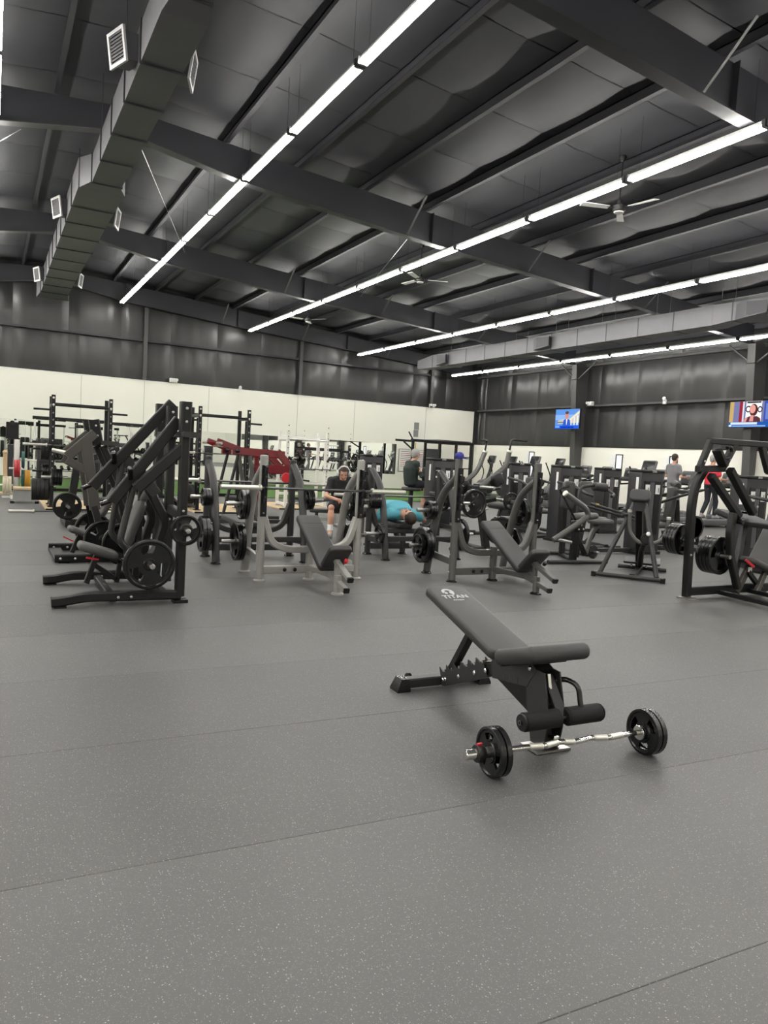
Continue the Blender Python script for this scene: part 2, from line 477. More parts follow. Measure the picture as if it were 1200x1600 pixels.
for x in PX:                                     # panels out of sight of the view, joined
    cx = x + .755
    for y in SY:
        cy = y + .9275
        if (-5.2 < cx < 20.6) and not (cy > 29.3 or cy < 1.0) and not (cx > 9 and cy < 3.0): continue
        if cy > 29.3: continue
        z = ROOF(cx) - .03; s = -.0815 if cx > 2 else .0815
        stuff.add([(cx - .74, cy - .915, z - s * .74), (cx + .74, cy - .915, z + s * .74), (cx + .74, cy + .915, z + s * .74), (cx - .74, cy + .915, z - s * .74)], [(0, 3, 2, 1)])
obj('insulation_lining', stuff, 'roof_vinyl', ceil, kind='stuff')
for x in PX:
    z = ROOF(x) - .2
    m = MB(); y0, y1 = YB, YE
    m.prism([(x, y0, z), (x, y0, z + .2), (x + .008, y0, z + .2), (x + .008, y0, z)], (0, y1 - y0, 0))
    m.prism([(x, y0, z), (x - .075, y0, z + .003), (x - .075, y0, z + .011), (x, y0, z + .008)], (0, y1 - y0, 0))
    m.prism([(x - .075, y0, z + .003), (x - .075, y0, z + .028), (x - .070, y0, z + .028), (x - .070, y0, z + .003)], (0, y1 - y0, 0))
    m.prism([(x, y0, z + .19), (x + .075, y0, z + .19), (x + .075, y0, z + .2), (x, y0, z + .2)], (0, y1 - y0, 0))
    obj('purlin', m, 'roof_steel', ceil)
# portal frame rafters, tapered plate girders
RB = [(-16.4, 5.42), (-9.5, 5.93), (-4.65, 6.26), (-.4, 6.62), (2.0, 7.02), (4.4, 6.62), (8.65, 6.26), (13.5, 5.93), (20.1, 5.45)]
def rz(x):
    for (a, za), (b, zb) in zip(RB[:-1], RB[1:]):
        if a <= x <= b: return za + (zb - za) * (x - a) / (b - a)
    return 5.0
for y in FR_Y + [29.1]:
    lo = [(x, z) for x, z in RB]
    poly = [(x, y - .006, z) for x, z in lo] + [(x, y - .006, ROOF(x) - .2) for x in (20.1, 2.0, -16.4)]
    m = MB(); n = len(lo)
    top = [(x, y, ROOF(x) - .205) for x, z in lo]
    for i in range(n - 1):
        a, b = lo[i], lo[i + 1]
        m.prism([(a[0], y - .006, a[1]), (b[0], y - .006, b[1]), (b[0], y - .006, top[i + 1][2]), (a[0], y - .006, top[i][2])], (0, .012, 0))
    beam = obj('roof_beam', m, 'roof_steel', ceil, 'deep black steel rafter')
    for i in range(n - 1):
        a, b = lo[i], lo[i + 1]
        f = MB().prism([(a[0], y - .11, a[1] - .014), (b[0], y - .11, b[1] - .014), (b[0], y - .11, b[1]), (a[0], y - .11, a[1])], (0, .22, 0))
        obj('flange', f, 'column_steel' if i in (3, 4) else 'roof_steel', beam)
    for i in (5, 6, 7):
        x = lo[i][0]
        obj('stiffener', MB().b2((x - .006, y - .1, lo[i][1]), (x + .006, y + .1, top[i][2])), 'roof_steel', beam)
    for x in (8.0, 11.4, 15.4):                  # flange braces
        zz = rz(x) + .02
        obj('flange_brace', MB().bar((x, y - .1, zz), (x + .05, y - .75, ROOF(x) - .2), .05, .012), 'column_steel', beam)

# ------------------------------------------------------------------ ceiling fittings
# tube light strips: each fitting is a slim channel with two glowing tubes
LX = [-14.61, -9.74, -4.87, 0.0] + [4.19 + 4.87 * k for k in range(0, 4)]
LZ = lambda x: 6.54 - .0805 * (x - 4.19) if x > 2 else 6.54 - .0805 * (-(x - 2) - 2.19)
SEG = 2.468
def make_light():
    r = thing('strip_light', 'x', 'ceiling light')
    Lh = 1.2
    obj('housing', MB().prism([(-.035, -Lh, .055), (.035, -Lh, .055), (.05, -Lh, .0), (.02, -Lh, -.004), (-.02, -Lh, -.004), (-.05, -Lh, .0)], (0, 2 * Lh, 0)), 'white_plastic', r)
    for s in (-1, 1):
        obj('tube', MB().cyl((s * .05, -1.165, -.032), (s * .05, 1.165, -.032), .019, 8), 'tube_glow', r, 'glowing white tube')
    for s in (-1, 1):
        obj('end_cap', MB().b2((-.07, s * 1.192 - .025, -.05), (.07, s * 1.192 + .025, .05)), 'plastic_grey', r)
    return r
light0 = make_light()
wire_m = {}
names = {3: 'over the left duct side', 4: 'above the silver incline benches', 5: 'between the duct and benches', 6: 'nearest the side wall'}
rowname = {0: 'in the row along the far left wall', 1: 'in the second row from the left wall', 2: 'in the third row from the left wall', 3: 'in the row just left of the roof ridge duct',
           4: 'in the row just right of the roof ridge duct', 5: 'in the row under the ceiling fans', 6: 'in the row on the ridge side of the long wall duct', 7: 'in the row closest to the wall with televisions'}
first = True
for i, x in enumerate(LX):
    z = LZ(x)
    nseg = 15 if i >= 3 else 14
    for k in range(nseg):
        y = 28.8 - 1.234 - SEG * k
        if i < 3 and k % 1: continue
        o = light0 if first else copy_tree(light0); first = False
        o.location = (x, y, z)
        tag(o, 'twin tube light ' + rowname[i], 'ceiling light', 'tube lights ' + rowname[i])
        if True:
            H = ROOF(x) - z - .075
            key = round(H, 2)
            if key not in wire_m:
                wire_m[key] = [MB().cyl((0, q, .055), (0, q, .055 + H), .0025, 5).mesh('hanger_wire', 'roof_steel') for q in (-1.0, 1.0)]
            for wm in wire_m[key]: obj('hanger_wire', wm, None, o)

# ridge duct: rectangular, stepping larger towards the end wall
dct = thing('ridge_duct', 'dark rectangular air duct with white framed grilles under the roof ridge', 'air duct', (1.86, 0, 6.2))
def duct_run(parent, cx, y0, y1, w, h, z0, seg, mname, lip=.02):
    y = y0; n = max(1, round((y1 - y0) / seg)); d = (y1 - y0) / n
    for k in range(n):
        a, b = y0 + k * d, y0 + (k + 1) * d
        p = obj('duct_section', MB().b2((cx - w / 2, a + .004, z0), (cx + w / 2, b - .004, z0 + h)), mname, parent)
        obj('seam_flange', MB().b2((cx - w / 2 - lip, b - .014, z0 - lip), (cx + w / 2 + lip, b + .014, z0 + h + lip)), 'roof_steel', p)
def duct_step(parent, cx, y0, y1, w0, h0, w1, h1, z0, z1, mname):
    m = MB(); m.rings([[(cx - w0 / 2, y0, z0), (cx + w0 / 2, y0, z0), (cx + w0 / 2, y0, z0 + h0), (cx - w0 / 2, y0, z0 + h0)], [(cx - w1 / 2, y1, z1), (cx + w1 / 2, y1, z1), (cx + w1 / 2, y1, z1 + h1), (cx - w1 / 2, y1, z1 + h1)]])
    obj('duct_reducer', m, mname, parent)
duct_run(dct, 0, -6, 8.4, .40, .42, .05, 1.22, 'duct_steel')
duct_step(dct, 0, 8.4, 8.75, .40, .42, .52, .5, .05, 0, 'duct_steel')
duct_run(dct, 0, 8.75, 15.0, .52, .5, 0, 1.22, 'duct_steel')
duct_step(dct, -.02, 15.0, 15.45, .52, .5, .82, .55, 0, 0, 'duct_steel')
duct_run(dct, -.04, 15.45, 27.0, .82, .55, 0, 1.22, 'duct_steel')
def grille(parent, c, d, size):
    """side outlet: short angled collar and white framed face"""
    c = V(c); d = V(d).normalized(); _, sd, u = perp(d)
    a = size / 2
    col = MB().rings([[c + sd * x * a * .8 + u * y * a * .8 for x, y in ((-1, -1), (1, -1), (1, 1), (-1, 1))], [c + d * .22 + sd * x * a * .8 + u * y * a * .8 for x, y in ((-1, -1), (1, -1), (1, 1), (-1, 1))]])
    o = obj('outlet', col, 'duct_steel', parent)
    fc = c + d * .22
    fm = MB()
    for x0, x1, y0, y1 in ((-1, 1, .8, 1), (-1, 1, -1, -.8), (-1, -.8, -.8, .8), (.8, 1, -.8, .8)):
        fm.prism([fc + sd * x * a + u * y * a for x, y in ((x0, y0), (x1, y0), (x1, y1), (x0, y1))], d * .03)
    obj('grille_frame', fm, 'grille_white', o, 'white grille frame')
    gm = MB()
    for k in range(9):
        y = -.75 + k * .1875
        gm.prism([fc + d * .012 + sd * x * a * .8 + u * (y + yy) * a for x, yy in ((-1, -.05), (1, -.05), (1, .05), (-1, .05))], d * .008)
    obj('louvre', gm, 'grille_dark', o)
    obj('backing', MB().prism([fc + sd * x * a * .8 + u * y * a * .8 for x, y in ((-1, -1), (1, -1), (1, 1), (-1, 1))], d * .004), 'ink_dark', o)
for yy, hw in ((10.4, .26), (18.0, .41), (25.6, .41), (2.0, .2)):
    for s in (-1, 1):
        grille(dct, (s * hw - .02, yy, .27), (s * 1, -.35, -.15), .42)
# hangers and the drop at the far end
for yy in (3, 7, 11, 13.4, 17, 20, 24, 26.5):
    for q in (-.295, .295): obj('hanger_strap', MB().b2((q - .005, yy - .01, .4), (q + .005, yy + .01, 1.25)), 'roof_steel', dct)
duct_step(dct, -.04, 27.0, 27.9, .82, .55, 1.0, .8, 0, -.05, 'duct_steel')

# wall-side duct
d2 = thing('wall_duct', 'long grey rectangular air duct hung beside the television wall', 'air duct', (16.0, 0, 5.14))
duct_run(d2, 0, -4, 12.0, .46, .44, .06, 1.22, 'duct_steel', .008)
duct_step(d2, 0, 12.0, 12.5, .46, .44, .58, .5, .06, 0, 'duct_steel')
duct_run(d2, 0, 12.5, 25.6, .58, .5, 0, 1.22, 'duct_steel', .008)
duct_step(d2, 0, 25.6, 26.9, .58, .5, .42, .34, 0, .04, 'duct_steel')
for yy, hw in ((11.6, .23), (19.0, .29), (25.0, .29)):
    for s in (-1, 1):
        # hooded side boots
        m = MB(); a = s * hw
        m.rings([[(a, yy - .5, .06), (a, yy + .3, .06), (a, yy + .3, .42), (a, yy - .5, .42)], [(a + s * .16, yy - .62, .1), (a + s * .3, yy - .2, .02), (a + s * .3, yy - .2, .40), (a + s * .16, yy - .62, .40)]])
        b = obj('outlet', m, 'duct_steel', d2)
        p = [V((a + s * .162, yy - .624, .11)), V((a + s * .304, yy - .204, .05)), V((a + s * .304, yy - .204, .38)), V((a + s * .162, yy - .624, .38))]
        obj('louvre', MB().prism(p, (s * .006, -.004, 0)), 'ink_dark', b)
for yy in range(2, 26, 2):
    for q in (-.25, .25): obj('hanger_strap', MB().cyl((q, yy + .3, .5), (q, yy + .3, ROOF(16 + q) - 5.34), .006, 6), 'duct_steel', d2)

# ceiling fans with three blades
def make_fan():
    r = thing('ceiling_fan', 'x', 'ceiling fan')
    obj('down_rod', MB().cyl((0, 0, .12), (0, 0, .95), .014, 8), 'charcoal_paint', r)
    obj('canopy', MB().lathe((0, 0, .85), (0, 0, 1), [(.02, 0), (.06, .06), (.06, .1)], 14), 'charcoal_paint', r)
    obj('motor', MB().lathe((0, 0, -.02), (0, 0, 1), [(.07, 0), (.11, .02), (.11, .10), (.05, .13), (.03, .2)], 18), 'graphite_paint', r)
    obj('lamp', MB().lathe((0, 0, -.05), (0, 0, 1), [(.03, 0), (.085, .012), (.09, .03)], 18), 'white_plastic', r)
    for k in range(3):
        a = 2 * PI * k / 3 + .4; d = V((math.cos(a), math.sin(a), 0)); n = V((-math.sin(a), math.cos(a), 0))
        b = obj('blade', MB().prism([d * .2 - n * .055 + V((0, 0, .03)), d * .72 - n * .075 + V((0, 0, .03)), d * .74 + n * .06 + V((0, 0, .05)), d * .2 + n * .05 + V((0, 0, .05))], (0, 0, .008)), 'white_plastic', r)
        obj('blade_arm', MB().bar(d * .09 + V((0, 0, .045)), d * .24 + V((0, 0, .045)), .04, .008), 'graphite_paint', b)
    return r
fan0 = make_fan()
for k, (y, rot, lb) in enumerate(((10.0, 20, 'white bladed ceiling fan with lit hub, mounted before the second rafter'), (16.9, 75, 'white bladed ceiling fan hung between the second and third rafters'), (24.6, 40, 'white bladed ceiling fan hung near the end wall'))):
    o = fan0 if k == 0 else copy_tree(fan0)
    o.location = (9.85, y, 6.06); o.rotation_euler = (0, 0, math.radians(rot)); tag(o, lb, 'ceiling fan', 'ceiling fans in one line')
# thin bracing wires and a cable tray piece
def wire(p, q, r=.006): return MB().cyl(p, q, r, 5)
for i, (p, q) in enumerate((((2.3, 14.4, 6.9), (4.9, 22.0, 7.0)), ((8.2, 14.6, 6.4), (10.6, 22.0, 6.6)), ((.4, 14.6, 6.7), (-2.2, 22.0, 6.9)))):
    obj('brace_rod', wire(p, q), 'steel', ceil, 'thin diagonal bracing rod')
for y in (22.1, 14.5, 6.9):
    obj('knee_brace', MB().bar((20.25, y - .1, 4.9), (20.3, y - .95, 5.5), .05, .05), 'column_steel', wr)
    obj('knee_brace', MB().bar((20.25, y + .1, 4.9), (20.3, y + .95, 5.5), .05, .05), 'column_steel', wr)

# ------------------------------------------------------------------ wall fittings
# mirrors on the end wall: a row of tall panes
MZ0, MZ1 = .66, 2.04
x = -6.2; k = 0
while x < 16.3:
    wd = 1.83 if x + 1.83 < 16.5 else 16.42 - x
    if wd < .3: break
    tag(obj('wall_mirror', MB().b2((x + .004, YE - .072, MZ0), (x + wd - .004, YE - .061, MZ1)), 'mirror_glass'), 'tall frameless mirror pane in the row along the end wall', 'mirror', 'mirror panes on the end wall')
    x += wd
# narrow windows in the wainscot
def slit_window(n, y):
    yw = y
    m = MB()
    for a, b, c, d in ((yw - .17, yw - .14, .95, 2.0), (yw + .14, yw + .17, .95, 2.0), (yw - .17, yw + .17, 1.98, 2.02), (yw - .17, yw + .17, .93, .96)):
        m.b2((XR - .15, a, c), (XR - .1, b, d))
    f = struct('window_%d' % n, m, 'charcoal_paint', 'narrow upright window in the cream wainscot', 'window')
    obj('pane', MB().b2((XR - .128, yw - .14, .96), (XR - .122, yw + .14, 1.98)), 'window_glow', f)
    obj('reveal', MB().b2((XR - .14, yw + .19, .93), (XR - .121, yw + .45, 2.02)), 'white_plastic', f)
for n, px in enumerate((1052, 967, 830)):
    p = W0.u_(px, 725, XR - .13); slit_window(n + 1, p.y)
slit_window(4, 12.6)

# televisions hung from the columns
def tv(name_label, y, pic):
    zc = 3.32; w, h = 1.38, .79
    r = thing('television', name_label, 'television', (20.0, y, zc - h / 2), 0, None)
    fr = obj('frame', MB().b2((0, -w / 2, 0), (.07, w / 2, h)), 'plastic_black', r)
    obj('mount_arm', MB().b2((.07, -.06, .25), (.33, .06, .45)), 'charcoal_paint', r)
    sc = obj('screen', MB().b2((-.006, -w / 2 + .012, .012), (-.001, w / 2 - .012, h - .012)), pic('bg'), r, 'lit screen')
    for poly, colr in pic('shapes'):
        # y runs right-to-left seen from the room, u=0 left edge
        pts = [(-.008 - .0004 * pic.n, w / 2 - .012 - u * (w - .024), .012 + v * (h - .024)) for u, v in poly]
        pic.n += 1
        obj('picture', MB().prism(pts, (-.0004, 0, 0)), emis(colr), sc)
    return r
_em = {}
def emis(c):
    if c not in _em:
        n = 'screen_glow_%d' % len(_em); emission(n, srgb(*c), 1.15); _em[c] = n
    return _em[c]
def circ(cx, cy, rx, ry, n=16): return [(cx + rx * math.cos(2 * PI * i / n), cy + ry * math.sin(2 * PI * i / n)) for i in range(n)]
class Pic:
    def __init__(s, bg, shapes): s.bg, s.sh, s.n = bg, shapes, 0
    def __call__(s, k): return emis(s.bg) if k == 'bg' else s.sh
R_ = lambda a, b, c, d: [(a, b), (c, b), (c, d), (a, d)]
p1_ = Pic((96, 148, 224), [
    (R_(0, .45, 1, .72), (140, 180, 236)), ([(.12, .42), (.35, .5), (.62, .52), (1, .95), (1, .3), (.12, .25)], (196, 196, 190)),
    ([(.62, .5), (1, .9), (1, .78), (.62, .42)], (232, 226, 206)), (R_(.66, .18, .70, .5), (236, 232, 220)), (R_(.78, .18, .83, .58), (236, 232, 220)), (R_(.90, .18, .96, .66), (236, 232, 220)),
    (R_(.1, .3, .4, .36), (120, 110, 96)), ([(.33, .14), (.36, .44), (.43, .5), (.55, .5), (.62, .44), (.66, .14)], (52, 92, 190)),
    ([(.46, .5), (.52, .5), (.5, .2), (.48, .2)], (230, 234, 240)), (circ(.49, .68, .075, .19), (214, 140, 132)), (circ(.49, .82, .077, .08), (90, 74, 70)),
    (R_(0, 0, 1, .17), (40, 96, 216)), (R_(.02, .06, .2, .15), (120, 170, 246)), (R_(.25, .03, .8, .12), (20, 60, 190))])
p2_ = Pic((120, 122, 160), [
    (R_(0, .2, .1, 1), (196, 168, 110)), (R_(.1, .2, .24, 1), (120, 122, 164)), (R_(.24, .2, .32, 1), (150, 44, 60)), (R_(.32, .2, .36, 1), (214, 214, 226)),
    (R_(.4, .2, .78, 1), (238, 238, 240)), (circ(.46, .7, .07, .13), (44, 40, 46)), (circ(.46, .7, .045, .085), (238, 238, 240)), (circ(.74, .68, .06, .12), (44, 40, 46)), (circ(.74, .68, .036, .075), (238, 238, 240)),
    (R_(.42, .93, .76, .99), (60, 56, 60)), ([(.36, .2), (.4, .34), (.5, .42), (.68, .42), (.76, .34), (.78, .2)], (92, 52, 60)),
    (circ(.59, .66, .1, .24), (84, 44, 44)), (circ(.565, .7, .072, .17), (226, 160, 150)), ([(.5, .22), (.53, .46), (.6, .46), (.6, .22)], (220, 150, 142)),
    ([(.34, .2), (.42, .38), (.46, .36), (.42, .2)], (216, 150, 140)), (R_(.84, .2, 1, 1), (60, 84, 170)), (R_(.88, .3, .96, .9), (110, 130, 200)),
    (R_(0, 0, 1, .2), (36, 92, 170)), (R_(.05, .1, .7, .19), (210, 224, 240)), (R_(.1, .02, .9, .07), (140, 180, 226)), (R_(.01, .02, .08, .09), (220, 236, 250))])
tv('flat television showing a news reporter before a pale building', 22.2, p1_)
tv('flat television showing a woman in front of a white studio logo', 14.3, p2_)

# small white fittings on top of the boards and girts
def lamp_box(lb, loc, kind, rzd=0):
    r = thing('emergency_light' if kind else 'security_camera', lb, 'emergency light' if kind else 'security camera', loc, rzd)
    if kind:
        obj('housing', MB().pad((0, 0, .09), (1, 0, 0), (0, 1, 0), .3, .1, .16, .03, .02), 'white_plastic', r)
        for s in (-1, 1): obj('lamp_head', MB().lathe((s * .1, -.06, .12), (s * .3, -1, -.2), [(.03, 0), (.055, .03), (.055, .06), (.03, .065)], 12), 'white_plastic', r)
    else:
        obj('base', MB().cyl((0, 0, 0), (0, 0, .04), .06, 14), 'white_plastic', r)
        obj('dome', MB().ball((0, -.02, .07), .065, 12), 'white_plastic', r)
        obj('bracket', MB().b2((-.07, .0, -.12), (.07, .04, .03)), 'white_plastic', r)
for kind, px, py, lb in ((1, 270, 596, 'white emergency light on top of the cream boards'), (0, 374, 610, 'white dome camera on top of the cream boards'), (1, 673, 636, 'white emergency light above the whiteboard rig')):
    p = W0.v_(px, py, YE - .05); lamp_box(lb, (p.x, YE - .16, WHITE_H + .02 if kind else WHITE_H + .02), kind)
p = W0.u_(919, 634, 20.5); lamp_box('white emergency light fixed to the side wall girt by the portal column', (20.62, p.y, 3.86), 1, -90)
p = W0.u_(1034, 630, 20.5); lamp_box('small white camera on the side wall girt', (20.62, p.y, 3.93), 0, -90)
# grey panel board on the cream wall, whiteboard
p0 = W0.v_(648, 660, YE - .09); p1 = W0.v_(655, 683, YE - .09)
gp = thing('wall_speaker', 'tall grey panel hung on the cream end wall', 'wall panel', (p0.x, YE - .1, p1.z))
hh = p0.z - p1.z
obj('upper_panel', MB().b2((0, 0, hh * .5), (.24, .04, hh)), 'print_grey', gp); obj('lower_panel', MB().b2((-.02, 0, 0), (.22, .04, hh * .48)), 'print_grey', gp)
a = W0.v_(624, 702, YE - .07); b = W0.v_(675, 738, YE - .07)
wb = thing('whiteboard', 'framed whiteboard with handwriting on the end wall', 'whiteboard', (a.x, YE - .07, b.z))
ww, wh = b.x - a.x, a.z - b.z
obj('board', MB().b2((0, -.012, 0), (ww, -.002, wh)), 'paper', wb); 
m = MB()
for q in (((-.03, -.02, -.03), (ww + .03, 0, 0)), ((-.03, -.02, wh), (ww + .03, 0, wh + .03)), ((-.03, -.02, 0), (0, 0, wh)), ((ww, -.02, 0), (ww + .03, 0, wh))): m.b2(*q)
obj('frame', m, 'steel', wb)
rr = random.Random(3)
for i in range(9):
    for j in range(2):
        z = wh * (.9 - i * .085); xx = .08 + j * ww * .52
        obj('writing', MB().b2((xx, -.0135, z), (xx + rr.uniform(.25, .42) * ww, -.0125, z + .022)), rr.choice(['ink_red', 'ink_dark', 'ink_blue', 'ink_red']), wb)

# ------------------------------------------------------------------ shared gym pieces
def plate_mesh(r, t, grips=3, name='weight_plate', m='rubber', hub=.026):
    """disc with centre bore, raised rim and hub and three open hand grips"""
    n = 42; k = r / .225
    rad = [hub, hub + .022, hub + .03, .1 * k, .17 * k, .19 * k, .2 * k, r - .006, r]
    rad = sorted(max(x, hub + .0005 * i) for i, x in enumerate(rad))
    hz = [t * .46, t * .46, t * .26, t * .24, t * .24, t * .26, t * .5, t * .5, t * .42]
    hole = lambda i, j: grips and j == 3 and ((i % (n // grips)) < (n // grips) * .42)
    mb = MB(); nr = len(rad); vs = []
    for s in (1, -1):
        for j in range(nr):
            for i in range(n):
                a = 2 * PI * i / n; vs.append((rad[j] * math.cos(a), rad[j] * math.sin(a), s * hz[j]))
    F = lambda s, j, i: s * nr * n + j * n + i % n
    fs = []
    for j in range(nr - 1):
        for i in range(n):
            if hole(i, j):
                fs.append((F(0, j, i), F(0, j, i + 1), F(1, j, i + 1), F(1, j, i)))
                fs.append((F(0, j + 1, i), F(1, j + 1, i), F(1, j + 1, i + 1), F(0, j + 1, i + 1)))
                if not hole(i - 1, j): fs.append((F(0, j, i), F(1, j, i), F(1, j + 1, i), F(0, j + 1, i)))
                if not hole(i + 1, j): fs.append((F(0, j, i + 1), F(0, j + 1, i + 1), F(1, j + 1, i + 1), F(1, j, i + 1)))
                continue
            fs.append((F(0, j, i), F(0, j + 1, i), F(0, j + 1, i + 1), F(0, j, i + 1)))
            fs.append((F(1, j, i), F(1, j, i + 1), F(1, j + 1, i + 1), F(1, j + 1, i)))
    for i in range(n):
        fs.append((F(0, nr - 1, i), F(1, nr - 1, i), F(1, nr - 1, i + 1), F(0, nr - 1, i + 1)))
        fs.append((F(0, 0, i), F(0, 0, i + 1), F(1, 0, i + 1), F(1, 0, i)))
    mb.add(vs, fs)
    return mb.mesh(name, m)
def disc_mesh(r, t, m):
    return MB().rings([[(rr * math.cos(2 * PI * i / 32), rr * math.sin(2 * PI * i / 32), z) for i in range(32)] for rr, z in
                       ((.026, -t / 2), (r * .45, -t / 2), (r * .5, -t * .4), (r * .84, -t * .4), (r * .9, -t / 2), (r - .006, -t / 2), (r, -t / 2 + .006), (r, t / 2 - .006), (r - .006, t / 2), (r * .9, t / 2), (r * .84, t * .4), (r * .5, t * .4), (r * .45, t / 2), (.026, t / 2))], closed=True).mesh('bumper_plate', m)
PM = {'45': plate_mesh(.225, .046), '35': plate_mesh(.18, .04), '25': plate_mesh(.14, .04), '10': plate_mesh(.115, .03), '5': plate_mesh(.1, .024, 0),
      'bump': disc_mesh(.225, .075, 'rubber_matte'), 'thin': disc_mesh(.225, .05, 'rubber')}
for c in ('red', 'green', 'yellow', 'cream'): PM[c] = disc_mesh(.2, .06, 'bumper_' + c)
TH = {'45': .046, '35': .04, '25': .04, '10': .03, '5': .024, 'bump': .075, 'thin': .05, 'red': .06, 'green': .06, 'yellow': .06, 'cream': .06}
def plate(kind, c, ax, label, group, spin=None):
    o = bpy.data.objects.new('bumper_plate' if kind in ('bump', 'red', 'green', 'yellow', 'cream') else 'weight_plate', PM[kind]); COL.objects.link(o)
    q = V(ax).to_track_quat('Z', 'Y')
    o.rotation_euler = (q.to_matrix() @ Matrix.Rotation(rnd.uniform(0, 6.28) if spin is None else spin, 3, 'Z')).to_euler()
    o.location = c
    return tag(o, label, 'weight plate', group)
def stack(fr, kinds, p, ax, label, group):
    """plates pushed one against the other from local point p along local axis ax"""
    p = V(p); ax = V(ax).normalized(); d = 0
    wa = fr.u * ax.x + fr.w * ax.y + V((0, 0, ax.z))
    for k in kinds:
        q = p + ax * (d + TH[k] / 2); d += TH[k] + .002
        plate(k, fr.o + fr.u * q.x + fr.w * q.y + V((0, 0, q.z)), wa, label, group)
    return d
def foot(mb, x, y, r=.05): return mb.lathe((x, y, 0), (0, 0, 1), [(r * 1.1, 0), (r * 1.1, .012), (r * .8, .024), (r * .5, .03)], 12)
def bolts(parent, pts, ax, r=.012, m='steel'):
    for p in pts: obj('bolt', MB().lathe(p, ax, [(r, 0), (r, .006), (r * .6, .01)], 8), m, parent)
def text_mesh(txt, size, m, depth=.0008, font_shear=0):
    cu = bpy.data.curves.new('lettering', 'FONT'); cu.body = txt; cu.size = size; cu.extrude = depth; cu.align_x = 'CENTER'; cu.align_y = 'CENTER'; cu.resolution_u = 3; cu.offset = size * .02; cu.space_character = 1.12
    o = bpy.data.objects.new('lettering_tmp', cu); COL.objects.link(o)
    dg = bpy.context.evaluated_depsgraph_get()
    me = bpy.data.meshes.new_from_object(o.evaluated_get(dg)); bpy.data.objects.remove(o); bpy.data.curves.remove(cu)
    me.materials.clear(); me.materials.append(MATS[m]); me.name = 'lettering'
    return me
def lettering(txt, size, m, c, ax, ay, parent, label=None):
    me = text_mesh(txt, size, m); ax = V(ax).normalized(); ay = V(ay); ay = (ay - ax * ay.dot(ax)).normalized(); az = ax.cross(ay)
    M = Matrix((ax, ay, az)).transposed().to_4x4(); M.translation = V(c); me.transform(M)
    return obj('lettering', me, None, parent, label)

# ------------------------------------------------------------------ adjustable bench in the foreground
B = Fr(2.58, 3.85, -92)
bn = thing('adjustable_bench', 'black adjustable incline bench standing behind the short curl bar', 'bench', B.loc, B.deg)
pt, pb = V((-.06, 0, .645)), V((.725, 0, .425)); d = (pb - pt).normalized(); nrm = V((-d.z, 0, d.x)) if d.x > 0 else V((0, 0, 1))
nrm = V((0, 1, 0)).cross(d) * -1
if nrm.z < 0: nrm = -nrm
bp = obj('back_pad', MB().pad((pt + pb) / 2 - nrm * .028, d, (0, 1, 0), (pb - pt).length, .275, .056, .045, .016), 'vinyl', bn, 'black vinyl back pad printed with a white helmet logo')
lc = pt + d * .165 + nrm * .0012
lettering('TITAN', .058, 'grille_white', lc, (0, 1, 0), -d, bp, 'white lettering')
lettering('FITNESS', .02, 'grille_white', lc + d * .045, (0, 1, 0), -d, bp)
# helmet emblem: crest arc and face guard
em = MB(); hc = lc - d * .066
def onpad(x, y): return hc + V((0, 1, 0)) * x - d * y
outer = [(.042 * math.cos(a) - .02, .042 * math.sin(a)) for a in [math.radians(k) for k in range(-35, 216, 18)]]
inner = [(.02 * math.cos(a) - .02, .004 + .02 * math.sin(a)) for a in [math.radians(k) for k in range(-35, 216, 18)]]
for i in range(len(outer) - 1):
    em.prism([onpad(*outer[i]), onpad(*outer[i + 1]), onpad(*inner[i + 1]), onpad(*inner[i])], nrm * .0008)
em.prism([onpad(-.008, .006), onpad(.018, -.024), onpad(.002, -.042), onpad(-.014, -.012)], nrm * .0008)
em.prism([onpad(-.036, .002), onpad(-.028, -.012), onpad(-.034, -.028), onpad(-.052, -.02)], nrm * .0008)
obj('helmet_emblem', em, 'grille_white', bp)
obj('pad_board', MB().pad((pt + pb) / 2 - nrm * .062, d, (0, 1, 0), (pb - pt).length - .06, .22, .014, .02, .003), 'black_paint', bp)
bb = bn
obj('back_rail', MB().bar(pt + d * .12 - nrm * .085, pb - nrm * .085 + d * .0, .06, .05, nrm), 'black_paint', bn)
# seat, tilted up to the front, wider at the front
sa, sb = V((.775, 0, .41)), V((1.12, 0, .52)); sd = (sb - sa).normalized(); sn = V((-sd.z, 0, sd.x))
st = obj('seat_pad', MB().pad((sa + sb) / 2, sd, (0, 1, 0), (sb - sa).length, .345, .085, .03, .034, taper=1.16), 'vinyl', bn)
obj('seat_board', MB().pad((sa + sb) / 2 - sn * .042 - sd * .03, sd, (0, 1, 0), .26, .2, .014, .02, .003), 'black_paint', st)
obj('seat_knob', MB().cyl((.83, -.1, .395), (.83, -.16, .395), .018, 12, .004), 'rubber', st)
# rear foot
rf = obj('rear_foot', MB().bar((0, -.28, .045), (0, .28, .045), .07, .06), 'graphite_paint', bn)
for s in (-1, 1):
    obj('foot_cap', MB().rings([[V((x * .055, s * .255, 0)) for x in (-1, 1)] + [V((x * .055, s * .345, 0)) for x in (1, -1)], [V((x * .055, s * .255, .012)) for x in (-1, 1)] + [V((x * .055, s * .345, .012)) for x in (1, -1)],
                                [V((x * .042, s * .26, .08)) for x in (-1, 1)] + [V((x * .042, s * .315, .08)) for x in (1, -1)]]), 'rubber', rf)
for s in (-1, 1): obj('wheel', MB().cyl((-.075, s * .22, .05), (-.075, s * .19, .05), .03, 14, .004), 'rubber', rf)
